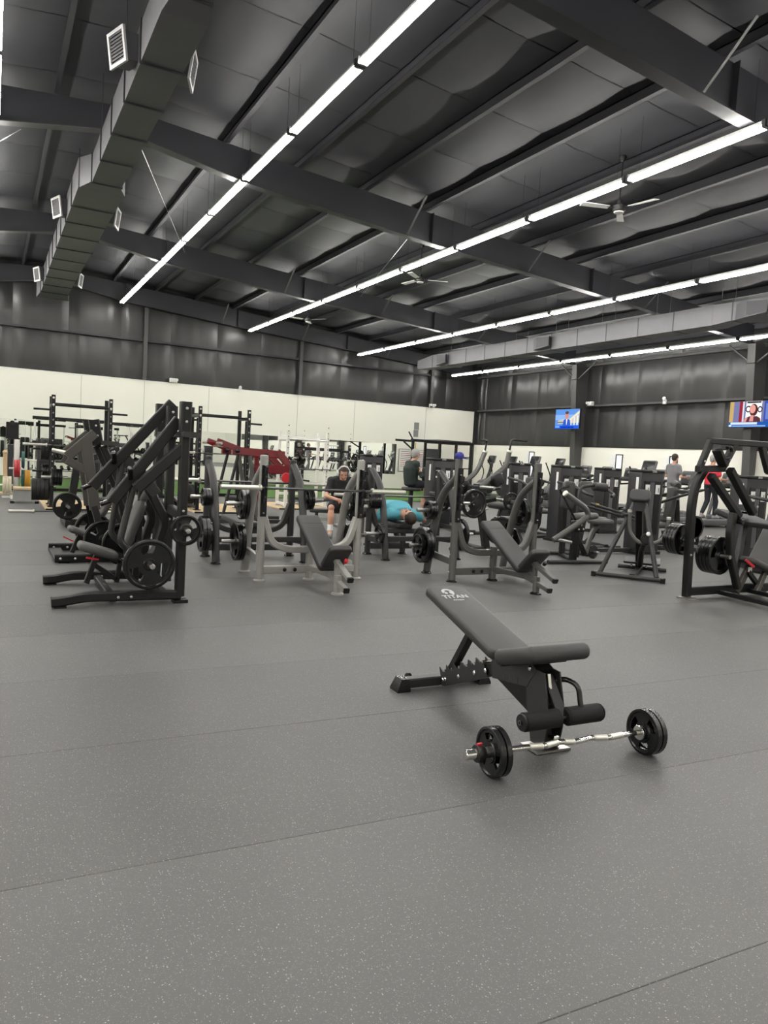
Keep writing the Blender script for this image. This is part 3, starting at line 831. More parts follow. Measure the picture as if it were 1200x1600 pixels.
# toothed ladder from rear foot up to the hinge housing
la, lb = V((.05, 0, .055)), V((.66, 0, .315)); ld = (lb - la).normalized(); ln = V((-ld.z, 0, ld.x))
obj('spine', MB().bar(la, lb, .055, .075, ln), 'black_paint', bn)
for s in (-1, 1):
    poly = [la + ld * .0 - ln * .036, lb - ld * .14 - ln * .036]; top = []
    n = 6; L = (lb - la).length - .14
    for k in range(n):
        x0 = L * k / n
        top += [la + ld * x0 + ln * .085, la + ld * (x0 + L / n * .35) + ln * .05, la + ld * (x0 + L / n * .8) + ln * .045]
    poly += list(reversed(top))
    lp = obj('ladder_plate', MB().prism([p + V((0, s * .03, 0)) for p in poly], (0, s * .006, 0)), 'graphite_paint', bn)
    bolts(lp, [la + ld * x + V((0, s * .037, 0)) for x in (.03, .06, .22, .40, .52)], (0, s, 0), .014, 'chrome')
for k in range(6):
    obj('ladder_pin', MB().cyl(la + ld * (.052 + .088 * k) + ln * .052 + V((0, -.034, 0)), la + ld * (.052 + .088 * k) + ln * .052 + V((0, .034, 0)), .009, 8), 'chrome', bn)
obj('back_strut', MB().bar((.10, 0, .12), (.335, 0, .47), .05, .05, (1, 0, 0)), 'black_paint', bn)
# hinge housing with side plates and lettering
hp = [(.60, .325), (.62, .40), (.93, .435), (1.0, .40), (.93, .29), (.62, .245)]
hs = obj('hinge_housing', MB().prism([(x, -.055, z) for x, z in hp], (0, .11, 0)), 'graphite_paint', bn)
lettering('TITAN', .05, 'ink_dark', (.775, -.0556, .29), (1, 0, .06), (0, 0, 1), hs)
bolts(hs, [(.66, -.056, .385), (.95, -.056, .395)], (0, -1, 0), .014, 'chrome')
obj('gusset', MB().prism([(.64, -.04, .25), (.94, -.04, .29), (1.0, -.04, .14), (.93, -.04, .16)], (0, .08, 0)), 'black_paint', bn)
# front leg: two side plates, chrome adjustment pin, foot plate
for s in (-1, 1):
    obj('leg_plate', MB().prism([(.90, s * .045, .40), (1.06, s * .045, .40), (1.12, s * .045, .19), (1.09, s * .045, .02), (.99, s * .045, .02), (.94, s * .045, .2)], (0, s * .008, 0)), 'graphite_paint', bn)
obj('leg_post', MB().bar((.99, 0, .38), (1.035, 0, .02), .07, .055, (1, 0, 0)), 'black_paint', bn)
obj('adjustment_pin', MB().cyl((1.045, -.014, .39), (1.085, -.014, .245), .014, 10).cyl((1.05, .022, .34), (1.08, .022, .245), .007, 8), 'chrome', bn)
obj('pull_knob', MB().lathe((1.10, 0, .075), (1, 0, .1), [(.012, -.03), (.012, 0), (.02, .005), (.02, .03), (.012, .036)], 14), 'chrome', bn)
obj('foot_plate', MB().b2((.98, -.11, .004), (1.12, .1, .016)), 'steel', bn)
for s in (-1, 1): obj('foot_pad', MB().b2((.985, s * .085 - .025, 0), (1.115, s * .085 + .025, .008)), 'rubber', bn)
# leg rollers, axle and lifting handle
ax_ = V((1.155, 0, .2))
obj('roller_axle', MB().cyl(ax_ + V((0, -.262, 0)), ax_ + V((0, .262, 0)), .011, 10), 'steel', bn)
for s in (-1, 1):
    rl = obj('foam_roller', MB().cyl(ax_ + V((0, s * .02, 0)), ax_ + V((0, s * .245, 0)), .047, 24, .01), 'foam', bn)
    obj('roller_cap', MB().lathe(ax_ + V((0, s * .245, 0)), (0, s, 0), [(.044, 0), (.04, .006), (.012, .008), (.012, .016), (.006, .018)], 18), 'plastic_black', rl)
obj('roller_arm', MB().bar((1.02, 0, .37), ax_ + V((0, 0, -.0)), .06, .03, (1, 0, 0)), 'black_paint', bn)
obj('grab_handle', MB().tube([(1.03, .05, .345), (1.06, .09, .36), (1.13, .115, .345), (1.17, .115, .2)], .014, 10, .04), 'rubber', bn)

# short curl bar on the floor with its plates and clip collars
e0, e1 = V((1.925, 2.645, .115)), V((3.07, 2.554, .115)); ed = (e1 - e0).normalized(); eL = (e1 - e0).length
ez = thing('curl_bar', 'chrome zigzag curl bar lying on the floor before the adjustable bench', 'curl bar', (e0 + e1) / 2 - V((0, 0, .115)))
lo = lambda t, s=0, z=0: ed * (t - eL / 2) + ed.cross(V((0, 0, 1))) * s + V((0, 0, .115 + z))
obj('shaft', MB().tube([lo(.20), lo(.34), lo(.43, .012), lo(.53, -.012), lo(.63, .01), lo(.73, -.012), lo(.82, .012), lo(.92), lo(1.04)], .0135, 10, .03), 'chrome', ez)
for a, b, s0, s1 in ((.35, .42, .002, .010), (.44, .52, .010, -.010), (.56, .61, -.003, .006), (.74, .81, -.010, .010), (.83, .91, .010, .002)):
    obj('knurled_grip', MB().cyl(lo(a, s0), lo(b, s1), .0155, 10), 'sleeve', ez)
for a, b in ((0, .205), (1.03, eL)):
    sl = obj('sleeve', MB().cyl(lo(a), lo(b), .0245, 16, .003), 'chrome', ez)
obj('collar_ring', MB().cyl(lo(.195), lo(.215), .038, 16, .003), 'chrome', ez); obj('collar_ring', MB().cyl(lo(1.02), lo(1.04), .038, 16, .003), 'chrome', ez)
for a, s in ((.055, 1),):
    cl = thing('clip_collar', 'black clamp collar with a red lever on the tip of the curl bar', 'collar', (e0 + e1) / 2 - V((0, 0, .115)))
    obj('clamp', MB().lathe(lo(a), ed, [(.0255, 0), (.04, .002), (.042, .02), (.036, .04), (.0255, .04)], 16), 'plastic_black', cl)
    obj('lever', MB().b2((lo(a + .02).x - .014, lo(a + .02).y - .006, .154), (lo(a + .02).x + .012, lo(a + .02).y + .006, .163)), 'red_plastic', cl)
for t in (.172, .138): plate('10', e0 + ed * t, ed, 'small black grip plate beside the red levered clamp on the curl bar', 'plates on the curl bar near end')
for t in (1.058, 1.092): plate('10', e0 + ed * t, ed, 'small black grip plate on the curl bar end without a clamp', 'plates on the curl bar far end')

# ------------------------------------------------------------------ plate loaded press with long lever arms, left foreground
M1 = Fr(1.0, 7.2, 0)
m1 = thing('lever_press_machine', 'black plate loaded lever press machine with grey seat and one huge plate', 'gym machine', M1.loc, 0)
vn, vf, vm = -.45, .65, .12
for v, x1 in ((vn, .57), (vf, .57)):
    rl = obj('base_rail', MB().rtube([(-.52, v, .05), (-.43, v, .055), (-.25, v, .085), (x1, v, .075)], .085, .085, .06), 'charcoal_paint', m1)
    obj('foot', MB().b2((-.5, v - .05, 0), (-.4, v + .05, .014)), 'rubber', rl)
    obj('foot', MB().b2((.5, v - .06, 0), (.63, v + .06, .03)), 'rubber', rl)
    bolts(rl, [(.02, v - .043, .075), (.13, v - .043, .075)], (0, -1, 0), .013)
for u in (-.02, .45): obj('cross_rail', MB().bar((u, vn, .06), (u, vf, .06), .07, .06), 'charcoal_paint', m1)
for v, zt in ((vn, 1.84), (vm, 1.82), (vf, 1.86)):
    u = .56
    up = obj('upright', MB().bar((u, v, .06 if v != vm else .1), (u, v, zt - .25), .08, .09, (0, 1, 0)), 'charcoal_paint', m1)
    cap = obj('pivot_sleeve', MB().bar((u, v, zt - .32), (u, v, zt), .1, .1, (0, 1, 0)), 'black_paint', up)
    bolts(cap, [(u, v - .052, zt - .06), (u, v - .052, zt - .18)], (0, -1, 0), .013)
    bolts(up, [(u, v - .047, .85), (u, v - .047, .72)], (0, -1, 0), .012)
obj('top_crossbar', MB().bar((.6, vn - .12, 1.545), (.6, vf + .1, 1.545), .16, .05), 'graphite_paint', m1)
obj('rear_crossbar', MB().bar((.57, vn + .04, .80), (.57, vf, .84), .07, .09), 'charcoal_paint', m1)
# diagonal brace and bent post near side
obj('diagonal_brace', MB().bar((.56, vn, 1.44), (.15, vn, 1.04), .075, .1, (0, 0, 1)), 'charcoal_paint', m1)
obj('bent_post', MB().rtube([(.30, -.2, 1.04), (.47, -.2, .72), (.40, -.2, .5), (.38, -.2, .12)], .085, .085, .08, (0, 1, 0)), 'charcoal_paint', m1)
obj('bent_post', MB().rtube([(.30, .42, 1.04), (.47, .42, .72), (.40, .42, .5), (.38, .42, .12)], .085, .085, .08, (0, 1, 0)), 'charcoal_paint', m1)
# two lever arms with handles and weight horns
for v, pa, pb_ in ((-.28, V((.54, 0, 1.68)), V((-.03, 0, .90))), (.30, V((.60, 0, 1.86)), V((-.13, 0, 1.0)))):
    pa = V((pa.x, v, pa.z)); pb_ = V((pb_.x, v, pb_.z))
    am = obj('lever_arm', MB().bar(pa, pb_, .07, .10, (-1, 0, .8)), 'charcoal_paint', m1)
    md = pa.lerp(pb_, .74)
    obj('grip', MB().cyl(md + V((0, -.05, .02)), md + V((-.03, -.19, .12)), .026, 12, .008), 'rubber', am)
    md = pa.lerp(pb_, .96)
    obj('grip', MB().cyl(md, md + V((-.12, -.02, -.05)), .022, 12, .006), 'rubber', am)
    ed2 = pa.lerp(pb_, .62)
    obj('link_plate', MB().bar(ed2, (.36, v, .98), .03, .1, (1, 0, 1)), 'graphite_paint', am)
    obj('push_strut', MB().tube([(ed2.x, v, ed2.z), (.05, v, .55), (.2, v, .40)], .03, 10, .05), 'graphite_paint', am)
# seat and back rest
obj('seat', MB().pad((-.085, .12, .41), (.31, 0, -.10), (0, 1, 0), .37, .30, .075, .07, .03), 'vinyl_grey', m1)
obj('back_rest', MB().pad((.225, .12, .66), (.16, 0, .46), (0, 1, 0), .50, .27, .085, .07, .035), 'vinyl_grey', m1)
obj('back_rest_top', MB().pad((.33, .12, .96), (.08, 0, .2), (0, 1, 0), .18, .2, .07, .06, .03), 'vinyl_grey', m1)
obj('seat_post', MB().bar((-.09, .12, .38), (-.18, .12, .10), .05, .05, (1, 0, 0)), 'charcoal_paint', m1)
obj('seat_link', MB().bar((-.09, .12, .36), (.12, .12, .30), .045, .045).bar((-.11, .12, .27), (.09, .12, .13), .045, .045).bar((.12, .12, .31), (.09, .12, .10), .045, .045, (1, 0, 0)), 'charcoal_paint', m1)
obj('back_post', MB().bar((.3, .12, 1.06), (.26, .12, .1), .06, .06, (1, 0, 0)), 'charcoal_paint', m1)
obj('seat_lever', MB().bar((-.20, .0, .36), (-.09, .0, .34), .03, .014), 'red_plastic', m1, 'red seat adjusting lever')
# weight horns
for v, s in ((vn, -1), (vf, 1)):
    obj('weight_horn', MB().cyl((.26, v + .1 * s * 0, .38), (.26, v + s * .28, .38), .024, 14, .004), 'steel', m1)
    obj('horn_arm', MB().bar((.38, v * .7, .52), (.26, v, .38), .06, .07), 'charcoal_paint', m1)
    obj('horn_post', MB().bar((.26, v, .36), (.30, v, .1), .08, .07, (1, 0, 0)), 'charcoal_paint', m1)
obj('storage_horn', MB().cyl((.58, vn - .04, .68), (.58, vn - .19, .68), .023, 14, .004), 'steel', m1)
stack(M1, ['45'], (.26, vn - .1, .38), (0, -1, 0), 'huge black plate facing out on the low horn of the lever press', None)
stack(M1, ['25'], (.58, vn - .06, .68), (0, -1, 0), 'small black plate on the upright of the lever press', None)
stack(M1, ['45'], (.26, vf + .1, .38), (0, 1, 0), 'large black plate behind the grey back rest of the lever press', None)
stack(M1, ['45'], (.62, vf + .13, .7), (0, 1, 0), 'large black plate stored behind the uprights of the lever press', None)
obj('storage_horn', MB().cyl((.62, vf + .04, .7), (.62, vf + .25, .7), .023, 14, .004), 'steel', m1)

# ------------------------------------------------------------------ olympic benches (incline and flat) with storage horns
def barbell(fr, p, label, sleeve_m='sleeve', L=2.2):
    """bar along local u centred at local point p"""
    c = fr.o + fr.u * p[0] + fr.w * p[1] + V((0, 0, p[2]))
    r = thing('barbell', label, 'barbell', c, fr.deg)
    obj('shaft', MB().cyl((-.66, 0, 0), (.66, 0, 0), .0145, 10), 'bar_steel', r)
    for s in (-1, 1):
        sl = obj('sleeve', MB().cyl((s * .675, 0, 0), (s * L / 2, 0, 0), .0255, 14, .004), sleeve_m, r)
        obj('collar_ring', MB().cyl((s * .655, 0, 0), (s * .685, 0, 0), .037, 14, .004), sleeve_m, sl)
    return r
def olympic_bench(fr, m, label, flat=False, H=1.42, dark_foot=True, name=None, cushion='vinyl'):
    r = thing(name or ('flat_press_bench' if flat else 'incline_press_bench'), label, 'weight bench', fr.loc, fr.deg)
    fm = 'rubber' if dark_foot else m
    for s in (-1, 1):
        u = s * .58
        up = obj('upright', MB().tube([(u, 0, .02), (u, 0, H)], .045, 14, ry=.045).lathe((u, 0, H), (0, 0, 1), [(.045, 0), (.04, .008), (.02, .012)], 14), m, r)
        obj('foot', foot(MB(), u, 0, .062), fm, up)
        rk = obj('hook_plate', MB().rtube([(u, -.05, .72), (u, -.05, H - .1)], .07, .02, 0, (0, 1, 0)), 'black_paint', up)
        for k in range(4):
            z = .92 + .11 * k
            obj('bar_hook', MB().rtube([(u, -.05, z - .03), (u, -.10, z - .035), (u, -.115, z + .02)], .06, .018, .012, (1, 0, 0)), 'rubber_matte', rk)
        bolts(rk, [(u, -.062, .76), (u, -.062, 1.28)], (0, -1, 0), .01)
        lg = obj('rear_leg', MB().tube([(u, .02, 1.25), (u, .34, 1.04), (u, .5, .62), (u, .62, .02)], .042, 12, .22, ry=.05, up=(1, 0, 0), seg=7), m, r)
        obj('foot', foot(MB(), u, .622, .06), fm, lg)
        obj('side_tie', MB().bar((u, .03, .24), (u, .57, .27), .05, .08), m, r)
        bolts(lg, [(u + s * .043, .53, .5)], (s, 0, 0), .012)
        for v, z in ((.42, .82), (.555, .37)):
            hn = obj('weight_horn', MB().cyl((u + s * .03, v, z), (u + s * .30, v, z), .024, 14, .004), 'steel', r)
            obj('horn_flange', MB().cyl((u + s * .035, v, z), (u + s * .055, v, z), .05, 14, .004), m, hn)
        bolts(up, [(u + s * .045, 0, .33), (u + s * .045, 0, .12)], (s, 0, 0), .012)
    obj('yoke_tube', MB().rtube([(-.56, .0, .72), (-.46, .0, .42), (-.28, .0, .35), (.28, .0, .35), (.46, .0, .42), (.56, .0, .72)], .075, .085, .14, (0, 1, 0), 6), m, r)
    lb = obj('lower_rail', MB().bar((-.56, 0, .125), (.56, 0, .125), .055, .085), m, r)
    bolts(lb, [(x, -.03, .125) for x in (-.3, -.18, .2, .32)], (0, -1, 0), .022, 'rubber')
    cp = obj('centre_post', MB().tube([(0, 0, .02), (0, 0, .42)], .045, 12), m, r); obj('foot', foot(MB(), 0, 0, .062), fm, cp)
    if not flat:
        a, b = V((0, .13, .735)), V((0, -.70, .265)); d = (b - a).normalized(); n = V((0, -d.z, d.y)); n = n if n.z > 0 else -n
        bp = obj('back_pad', MB().pad((a + b) / 2 - n * .035, d, (1, 0, 0), (b - a).length, .275, .07, .04, .02), cushion, r)
        obj('pad_seam', MB().bar(a + d * .17 + V((-.136, 0, 0)) + n * .0006, a + d * .17 + V((.136, 0, 0)) + n * .0006, .004, .002, n), 'ink_dark', bp)
        obj('pad_rail', MB().bar(a - n * .1 + d * .05, b - n * .1, .06, .06, n), m, r)
        a, b = V((0, -.66, .255)), V((0, -.93, .50)); d = (b - a).normalized(); n = V((0, -d.z, d.y)); n = n if n.z > 0 else -n
        st = obj('seat_pad', MB().pad((a + b) / 2, d, (1, 0, 0), (b - a).length, .25, .065, .05, .02), cushion, r)
        obj('seat_post', MB().bar((0, -.83, .36), (0, -.83, .17), .05, .05, (0, 1, 0)), m, st)
        obj('adjust_knob', MB().cyl((.06, -.9, .335), (.06, -.93, .37), .022, 12, .005), 'red_plastic' if m == 'silver_paint' else 'plastic_black', st)
        sl = obj('slide_rail', MB().bar((.0, -.72, .37), (.0, -1.18, .21), .06, .05), m, r)
        obj('rail_cap', MB().bar((0, -1.178, .2105), (0, -1.2, .203), .064, .054), 'plastic_black', sl)
        lr = obj('foot_rail', MB().bar((0, -.02, .15), (0, -.68, .17), .055, .06).bar((0, -.68, .17), (0, -1.10, .085), .06, .05), m, r)
        obj('rail_cap', MB().bar((0, -1.098, .0855), (0, -1.115, .082), .064, .054), 'plastic_black', lr)
        fp = obj('front_post', MB().tube([(0, -.87, .02), (0, -.87, .2)], .04, 12), m, r); obj('foot', foot(MB(), 0, -.87, .06), fm, fp)
    else:
        obj('bench_pad', MB().pad((0, -.52, .43), (0, 1, 0), (1, 0, 0), 1.16, .28, .075, .05, .02), cushion, r)
        obj('pad_rail', MB().bar((0, -.02, .35), (0, -1.0, .35), .06, .07), m, r)
        obj('foot_rail', MB().bar((0, 0, .14), (0, -.95, .14), .055, .07), m, r)
        fp = obj('front_post', MB().bar((0, -.92, .02), (0, -.92, .34), .06, .06, (0, 1, 0)), m, r); obj('foot', MB().b2((-.2, -.98, 0), (.2, -.88, .03)), fm, fp)
        obj('spotter_step', MB().bar((-.56, .56, .3), (.56, .56, .3), .05, .07), m, r)
    return r
S1 = Fr(3.22, 7.65, -2.5); S2 = Fr(5.47, 7.2, -2.5)
olympic_bench(S1, 'silver_paint', 'bright silver incline press bench holding a long barbell', H=1.38, dark_foot=False)
barbell(S1, (.03, -.092, 1.035), 'long dark barbell with pale sleeves racked on the silver incline bench')
olympic_bench(S2, 'gunmetal_paint', 'dark grey incline press bench with an empty rack', H=1.46)
def horn_set(fr, side, up, low, what, upkind='storage'):
    stack(fr, up, (side * .64, .42, .82), (side, 0, 0), 'small black plate on the upper horn ' + what, 'plates on upper horn ' + what)
    stack(fr, low, (side * .64, .555, .37), (side, 0, 0), 'large black plate on the lower horn ' + what, 'plates on lower horn ' + what)
horn_set(S1, -1, ['35', '35'], ['45', '45'], 'of the silver incline bench left leg')
horn_set(S1, 1, ['35', '25'], ['45', '45'], 'of the silver incline bench right leg')
horn_set(S2, -1, ['10', '10', '10'], ['45', '45', '25'], 'of the grey incline bench left leg')
horn_set(S2, 1, ['35', '35'], ['45', '35'], 'of the grey incline bench right leg')
bc = thing('blue_cap', 'dark blue cap hung on top of the grey incline bench upright', 'cap', S2.o + S2.u * -.58 + V((0, 0, 1.474)))
obj('crown', MB().ball((0, 0, .03), .055, 12, (1, 1, .9)), 'blue_cloth', bc); obj('peak', MB().pad((.04, -.05, .005), (.6, -.8, -.1), (.8, .6, 0), .09, .1, .01, .03, .004), 'blue_cloth', bc)

C1 = Fr(3.1, 9.5, 177.5); B1 = Fr(5.5, 9.5, 177.5)
olympic_bench(C1, 'graphite_paint', 'charcoal flat press bench with empty pad behind the silver incline bench', True, 1.32)
barbell(C1, (0, -.092, 1.0), 'barbell racked on the empty charcoal flat press bench')
horn_set(C1, 1, ['10', '10', '10'], ['25', '45', '45'], 'of the empty flat bench outer leg')
horn_set(C1, -1, ['25', '25'], ['45', '45'], 'of the empty flat bench inner leg')
olympic_bench(B1, 'graphite_paint', 'charcoal flat press bench with a man in a teal shirt lying on it', True, 1.25)
horn_set(B1, 1, ['10', '10', '10', '10', '10'], ['25'], 'of the occupied flat bench outer leg')
horn_set(B1, -1, ['10', '10'], ['45'], 'of the occupied flat bench inner leg')
barbell(B1, (0, -.12, .86), 'loaded barbell held above the chest of the man in teal')
for s in (-1, 1):
    stack(B1, ['45', '25'], (s * .69, -.12, .86), (s, 0, 0), 'plate on the barbell held by the man in teal', 'plates on the barbell above the man in teal')

# ------------------------------------------------------------------ second lever press with bronze arms, behind the first
M2 = Fr(1.4, 9.7, 0)
m2 = thing('lever_row_machine', 'plate loaded lever machine with bronze grey arms behind the lever press', 'gym machine', M2.loc, 0)
for v in (-.5, .5):
    rl = obj('base_rail', MB().bar((-.72, v, .055), (.25, v, .055), .085, .09), 'black_paint', m2)
    obj('foot', MB().b2((-.68, v - .05, 0), (-.56, v + .05, .012)), 'rubber', rl)
    bolts(rl, [(-.66, v - .045, .055), (-.5, v - .045, .055)], (0, -1, 0), .014)
obj('base_plate', MB().b2((-.72, -.5, .02), (-.58, .5, .05)), 'graphite_paint', m2)
obj('cross_rail', MB().bar((.2, -.5, .055), (.2, .5, .055), .08, .08), 'black_paint', m2)
for v in (-.3, .3):
    up = obj('upright', MB().rtube([(.22, v, .06), (.12, v, .7), (-.20, v, 1.38)], .085, .085, .2, (0, 1, 0)), 'charcoal_paint', m2)
    obj('pivot_block', MB().bar((-.255, v, 1.39), (-.31, v, 1.69), .1, .12, (1, 0, 0)), 'black_paint', up)
    bolts(up, [(-.27, v - .052, 1.5), (-.29, v - .052, 1.62)], (0, -1, 0), .013)
    am = obj('lever_arm', MB().bar((-.30, v - .09, 1.53), (-.60, v - .09, 1.24), .05, .11, (0, 0, 1)).bar((-.40, v - .09, 1.44), (-.28, v - .09, .62), .056, .12, (1, 0, 0)).bar((-.60, v - .09, 1.20), (-.37, v - .09, 1.07), .046, .09), 'taupe_paint', m2)
    obj('grip', MB().cyl((-.56, v - .09, 1.27), (-.72, v - .05, 1.30), .024, 12, .006), 'sleeve', am)
    obj('weight_horn', MB().cyl((-.19, v + (-.12 if v < 0 else .12), .28), (-.19, v + (-.42 if v < 0 else .42), .28), .024, 12, .004), 'steel', am)
    obj('horn_arm', MB().bar((-.29, v - .09, .66), (-.19, v + (-.12 if v < 0 else .12), .28), .06, .08, (1, 0, 0)), 'charcoal_paint', am)
obj('top_crossbar', MB().bar((-.13, -.42, 1.42), (-.13, .42, 1.42), .2, .05), 'graphite_paint', m2)
obj('seat', MB().pad((-.38, 0, .30), (.26, 0, -.09), (0, 1, 0), .34, .28, .07, .06, .03), 'vinyl_grey', m2)
obj('chest_pad', MB().pad((-.08, 0, .68), (.2, 0, .4), (0, 1, 0), .4, .22, .08, .06, .03), 'vinyl_grey', m2)
obj('seat_post', MB().bar((-.4, 0, .28), (-.49, 0, .05), .05, .05, (1, 0, 0)).bar((-.3, 0, .26), (.18, 0, .1), .06, .06), 'charcoal_paint', m2)
obj('pad_post', MB().bar((.0, 0, .62), (.18, 0, .08), .06, .06, (1, 0, 0)), 'graphite_paint', m2)
obj('seat_lever', MB().bar((-.6, -.1, .26), (-.48, -.1, .2), .03, .014), 'red_plastic', m2)
for v in (-.16, .16):
    h = obj('handle', MB().tube([(.10, v, .9), (.02, v, .98), (-.02, v, 1.08)], .02, 10, .05), 'taupe_paint', m2)
    obj('handle_tip', MB().lathe((-.02, v, 1.08), (-.2, 0, .5), [(.024, 0), (.03, .02), (.03, .06), (.02, .075)], 12), 'red_plastic', h, 'red handle tip')
stack(M2, ['45'], (-.19, -.50, .28), (0, -1, 0), 'large black plate on the bronze armed machine next to the lever press', 'plates of the bronze armed machine')
stack(M2, ['45'], (-.19, .5, .28), (0, 1, 0), 'large black plate on the bronze armed machine next to the lever press', 'plates of the bronze armed machine')
stack(M2, ['45'], (.06, -.58, .25), (0, -1, 0), 'large black plate standing at the rear horn of the bronze armed machine', None)
obj('rear_horn', MB().cyl((.06, -.3, .25), (.06, -.72, .25), .024, 12, .004).bar((.06, -.3, .25), (.2, -.3, .3), .05, .05), 'steel', m2)

# third lever machine with a stand of plates
M3 = Fr(1.5, 13.2, 0)
m3 = thing('plate_tree_machine', 'dark upright machine with stacked plates behind the bronze armed machine', 'gym machine', M3.loc, 0)
obj('base', MB().bar((-.36, -.4, .06), (-.36, .5, .06), .1, .1).bar((-.36, 0, .06), (.6, 0, .06), .1, .1), 'charcoal_paint', m3)
obj('upright', MB().bar((-.33, 0, .1), (-.2, 0, 1.08), .12, .12, (0, 1, 0)), 'charcoal_paint', m3)
obj('top_shelf', MB().bar((-.55, 0, 1.06), (-.1, 0, 1.06), .3, .03), 'graphite_paint', m3)
obj('rear_upright', MB().bar((.5, 0, .1), (.4, 0, 1.35), .1, .1, (0, 1, 0)), 'charcoal_paint', m3)
obj('arm', MB().bar((.4, 0, 1.3), (-.1, 0, 1.1), .08, .1), 'charcoal_paint', m3)
obj('seat', MB().pad((.1, 0, .45), (1, 0, 0), (0, 1, 0), .4, .3, .07, .06, .03), 'vinyl', m3)
obj('weight_horn', MB().cyl((-.35, 0, .80), (-.75, 0, .80), .024, 12), 'steel', m3)
obj('weight_horn', MB().cyl((-.36, -.08, .34), (-.36, -.42, .34), .024, 12), 'steel', m3)
stack(M3, ['25', '25', '25', '25'], (-.44, 0, .80), (-1, 0, 0), 'black plate on the upper side horn of the dark upright machine', 'plates on the dark upright machine')
stack(M3, ['45'], (-.36, -.12, .34), (0, -1, 0), 'black plate low on the dark upright machine', None)

# ------------------------------------------------------------------ big lever machine at the right edge
K = Fr(7.2, 5.7, 0)
k = thing('squat_lever_machine', 'tall black plate loaded squat machine with a box frame top', 'gym machine', K.loc, 0)
def kb(name, p, q, w=.085, h=.085, m='black_paint', up=(0, 1, 0), par=None): return obj(name, MB().bar(p, q, w, h, up), m, par or k)
po = obj('rear_post', MB().rtube([(-.06, 0, .03), (-.11, 0, 1.09), (-.07, 0, 1.34), (.07, 0, 1.52)], .09, .085, .14, (0, 1, 0)), 'black_paint', k)
obj('foot', MB().b2((-.14, -.07, 0), (.02, .07, .02)), 'steel', po)
po = obj('rear_post', MB().rtube([(1.66, 0, .03), (1.71, 0, 1.09), (1.67, 0, 1.34), (1.53, 0, 1.52)], .09, .085, .14, (0, 1, 0)), 'black_paint', k)
obj('foot', MB().b2((1.58, -.07, 0), (1.74, .07, .02)), 'steel', po)
kb('base_crossbar', (-.05, 0, .09), (1.65, 0, .09), .075, .1, up=(0, 0, 1))
kb('top_frame_bar', (-.06, 0, 1.51), (.38, 0, 1.53), .075, .075, 'charcoal_paint'); kb('top_frame_bar', (-.03, 0, 1.52), (.12, 0, 1.84), .075, .06, 'charcoal_paint')
kb('top_frame_bar', (.36, 0, 1.53), (.55, 0, 1.83), .085, .065, 'charcoal_paint'); kb('top_frame_bar', (.09, 0, 1.84), (1.52, 0, 1.86), .075, .07, 'charcoal_paint')
kb('top_frame_bar', (1.22, 0, 1.53), (1.05, 0, 1.83), .085, .065, 'charcoal_paint'); kb('top_frame_bar', (1.22, 0, 1.53), (1.66, 0, 1.51), .075, .075, 'charcoal_paint'); kb('top_frame_bar', (1.63, 0, 1.52), (1.5, 0, 1.85), .075, .06, 'charcoal_paint')
pv_ = obj('pivot_bracket', MB().bar((.18, -.05, 1.74), (.32, -.05, 1.56), .05, .12, (0, 1, 0)), 'charcoal_paint', k)
obj('safety_hook', MB().tube([(.24, -.09, 1.64), (.36, -.09, 1.66), (.40, -.09, 1.73), (.35, -.09, 1.79), (.30, -.09, 1.77)], .022, 10, .03), 'black_paint', pv_)
bolts(k, [(.47, -.044, 1.74), (.43, -.044, 1.64), (.0, -.044, 1.6), (.86, -.15, 1.1), (-.1, -.046, .52)], (0, -1, 0), .014)
kb('lever_arm', (.05, -.1, 1.44), (.60, -.1, .98), .08, .09); kb('lever_arm', (.37, -.1, 1.52), (.86, -.1, 1.02), .085, .09)
obj('link_arm', MB().rtube([(.50, -.1, 1.02), (.47, -.1, .78), (.52, -.1, .5), (.70, -.1, .12)], .075, .085, .05, (0, 1, 0)), 'charcoal_paint', k)
obj('link_pin', MB().cyl((.56, -.2, .92), (.56, 0, .92), .03, 12, .005), 'rubber', k)
obj('foot_plate', MB().pad((1.0, .08, .93), (1, 0, -.08), (0, 1, .25), .66, .5, .07, .08, .02), 'rubber_matte', k)
obj('handle_bar', MB().cyl((.72, .0, 1.03), (.98, -.02, 1.01), .018, 10), 'rubber', k); obj('handle_tip', MB().cyl((.98, -.02, 1.01), (1.01, -.02, 1.01), .02, 10), 'red_plastic', k, 'red grip tip')
kb('plate_strut', (.98, .08, .88), (.80, .02, .28), .08, .06, 'graphite_paint')
# storage and loaded plates
obj('weight_horn', MB().cyl((-.08, .02, .68), (-.08, .29, .68), .024, 12), 'steel', k); obj('weight_horn', MB().cyl((.44, -.16, .5), (.44, .24, .5), .024, 12), 'steel', k)
stack(K, ['35', '35', '35', '35'], (-.08, .08, .68), (0, 1, 0), 'black plate in the thick stack outside the squat machine post', 'plates outside the squat machine post')
stack(K, ['45', '45', '45', '45'], (.44, -.04, .5), (0, 1, 0), 'black plate in the thick stack inside the squat machine frame', 'plates inside the squat machine frame')
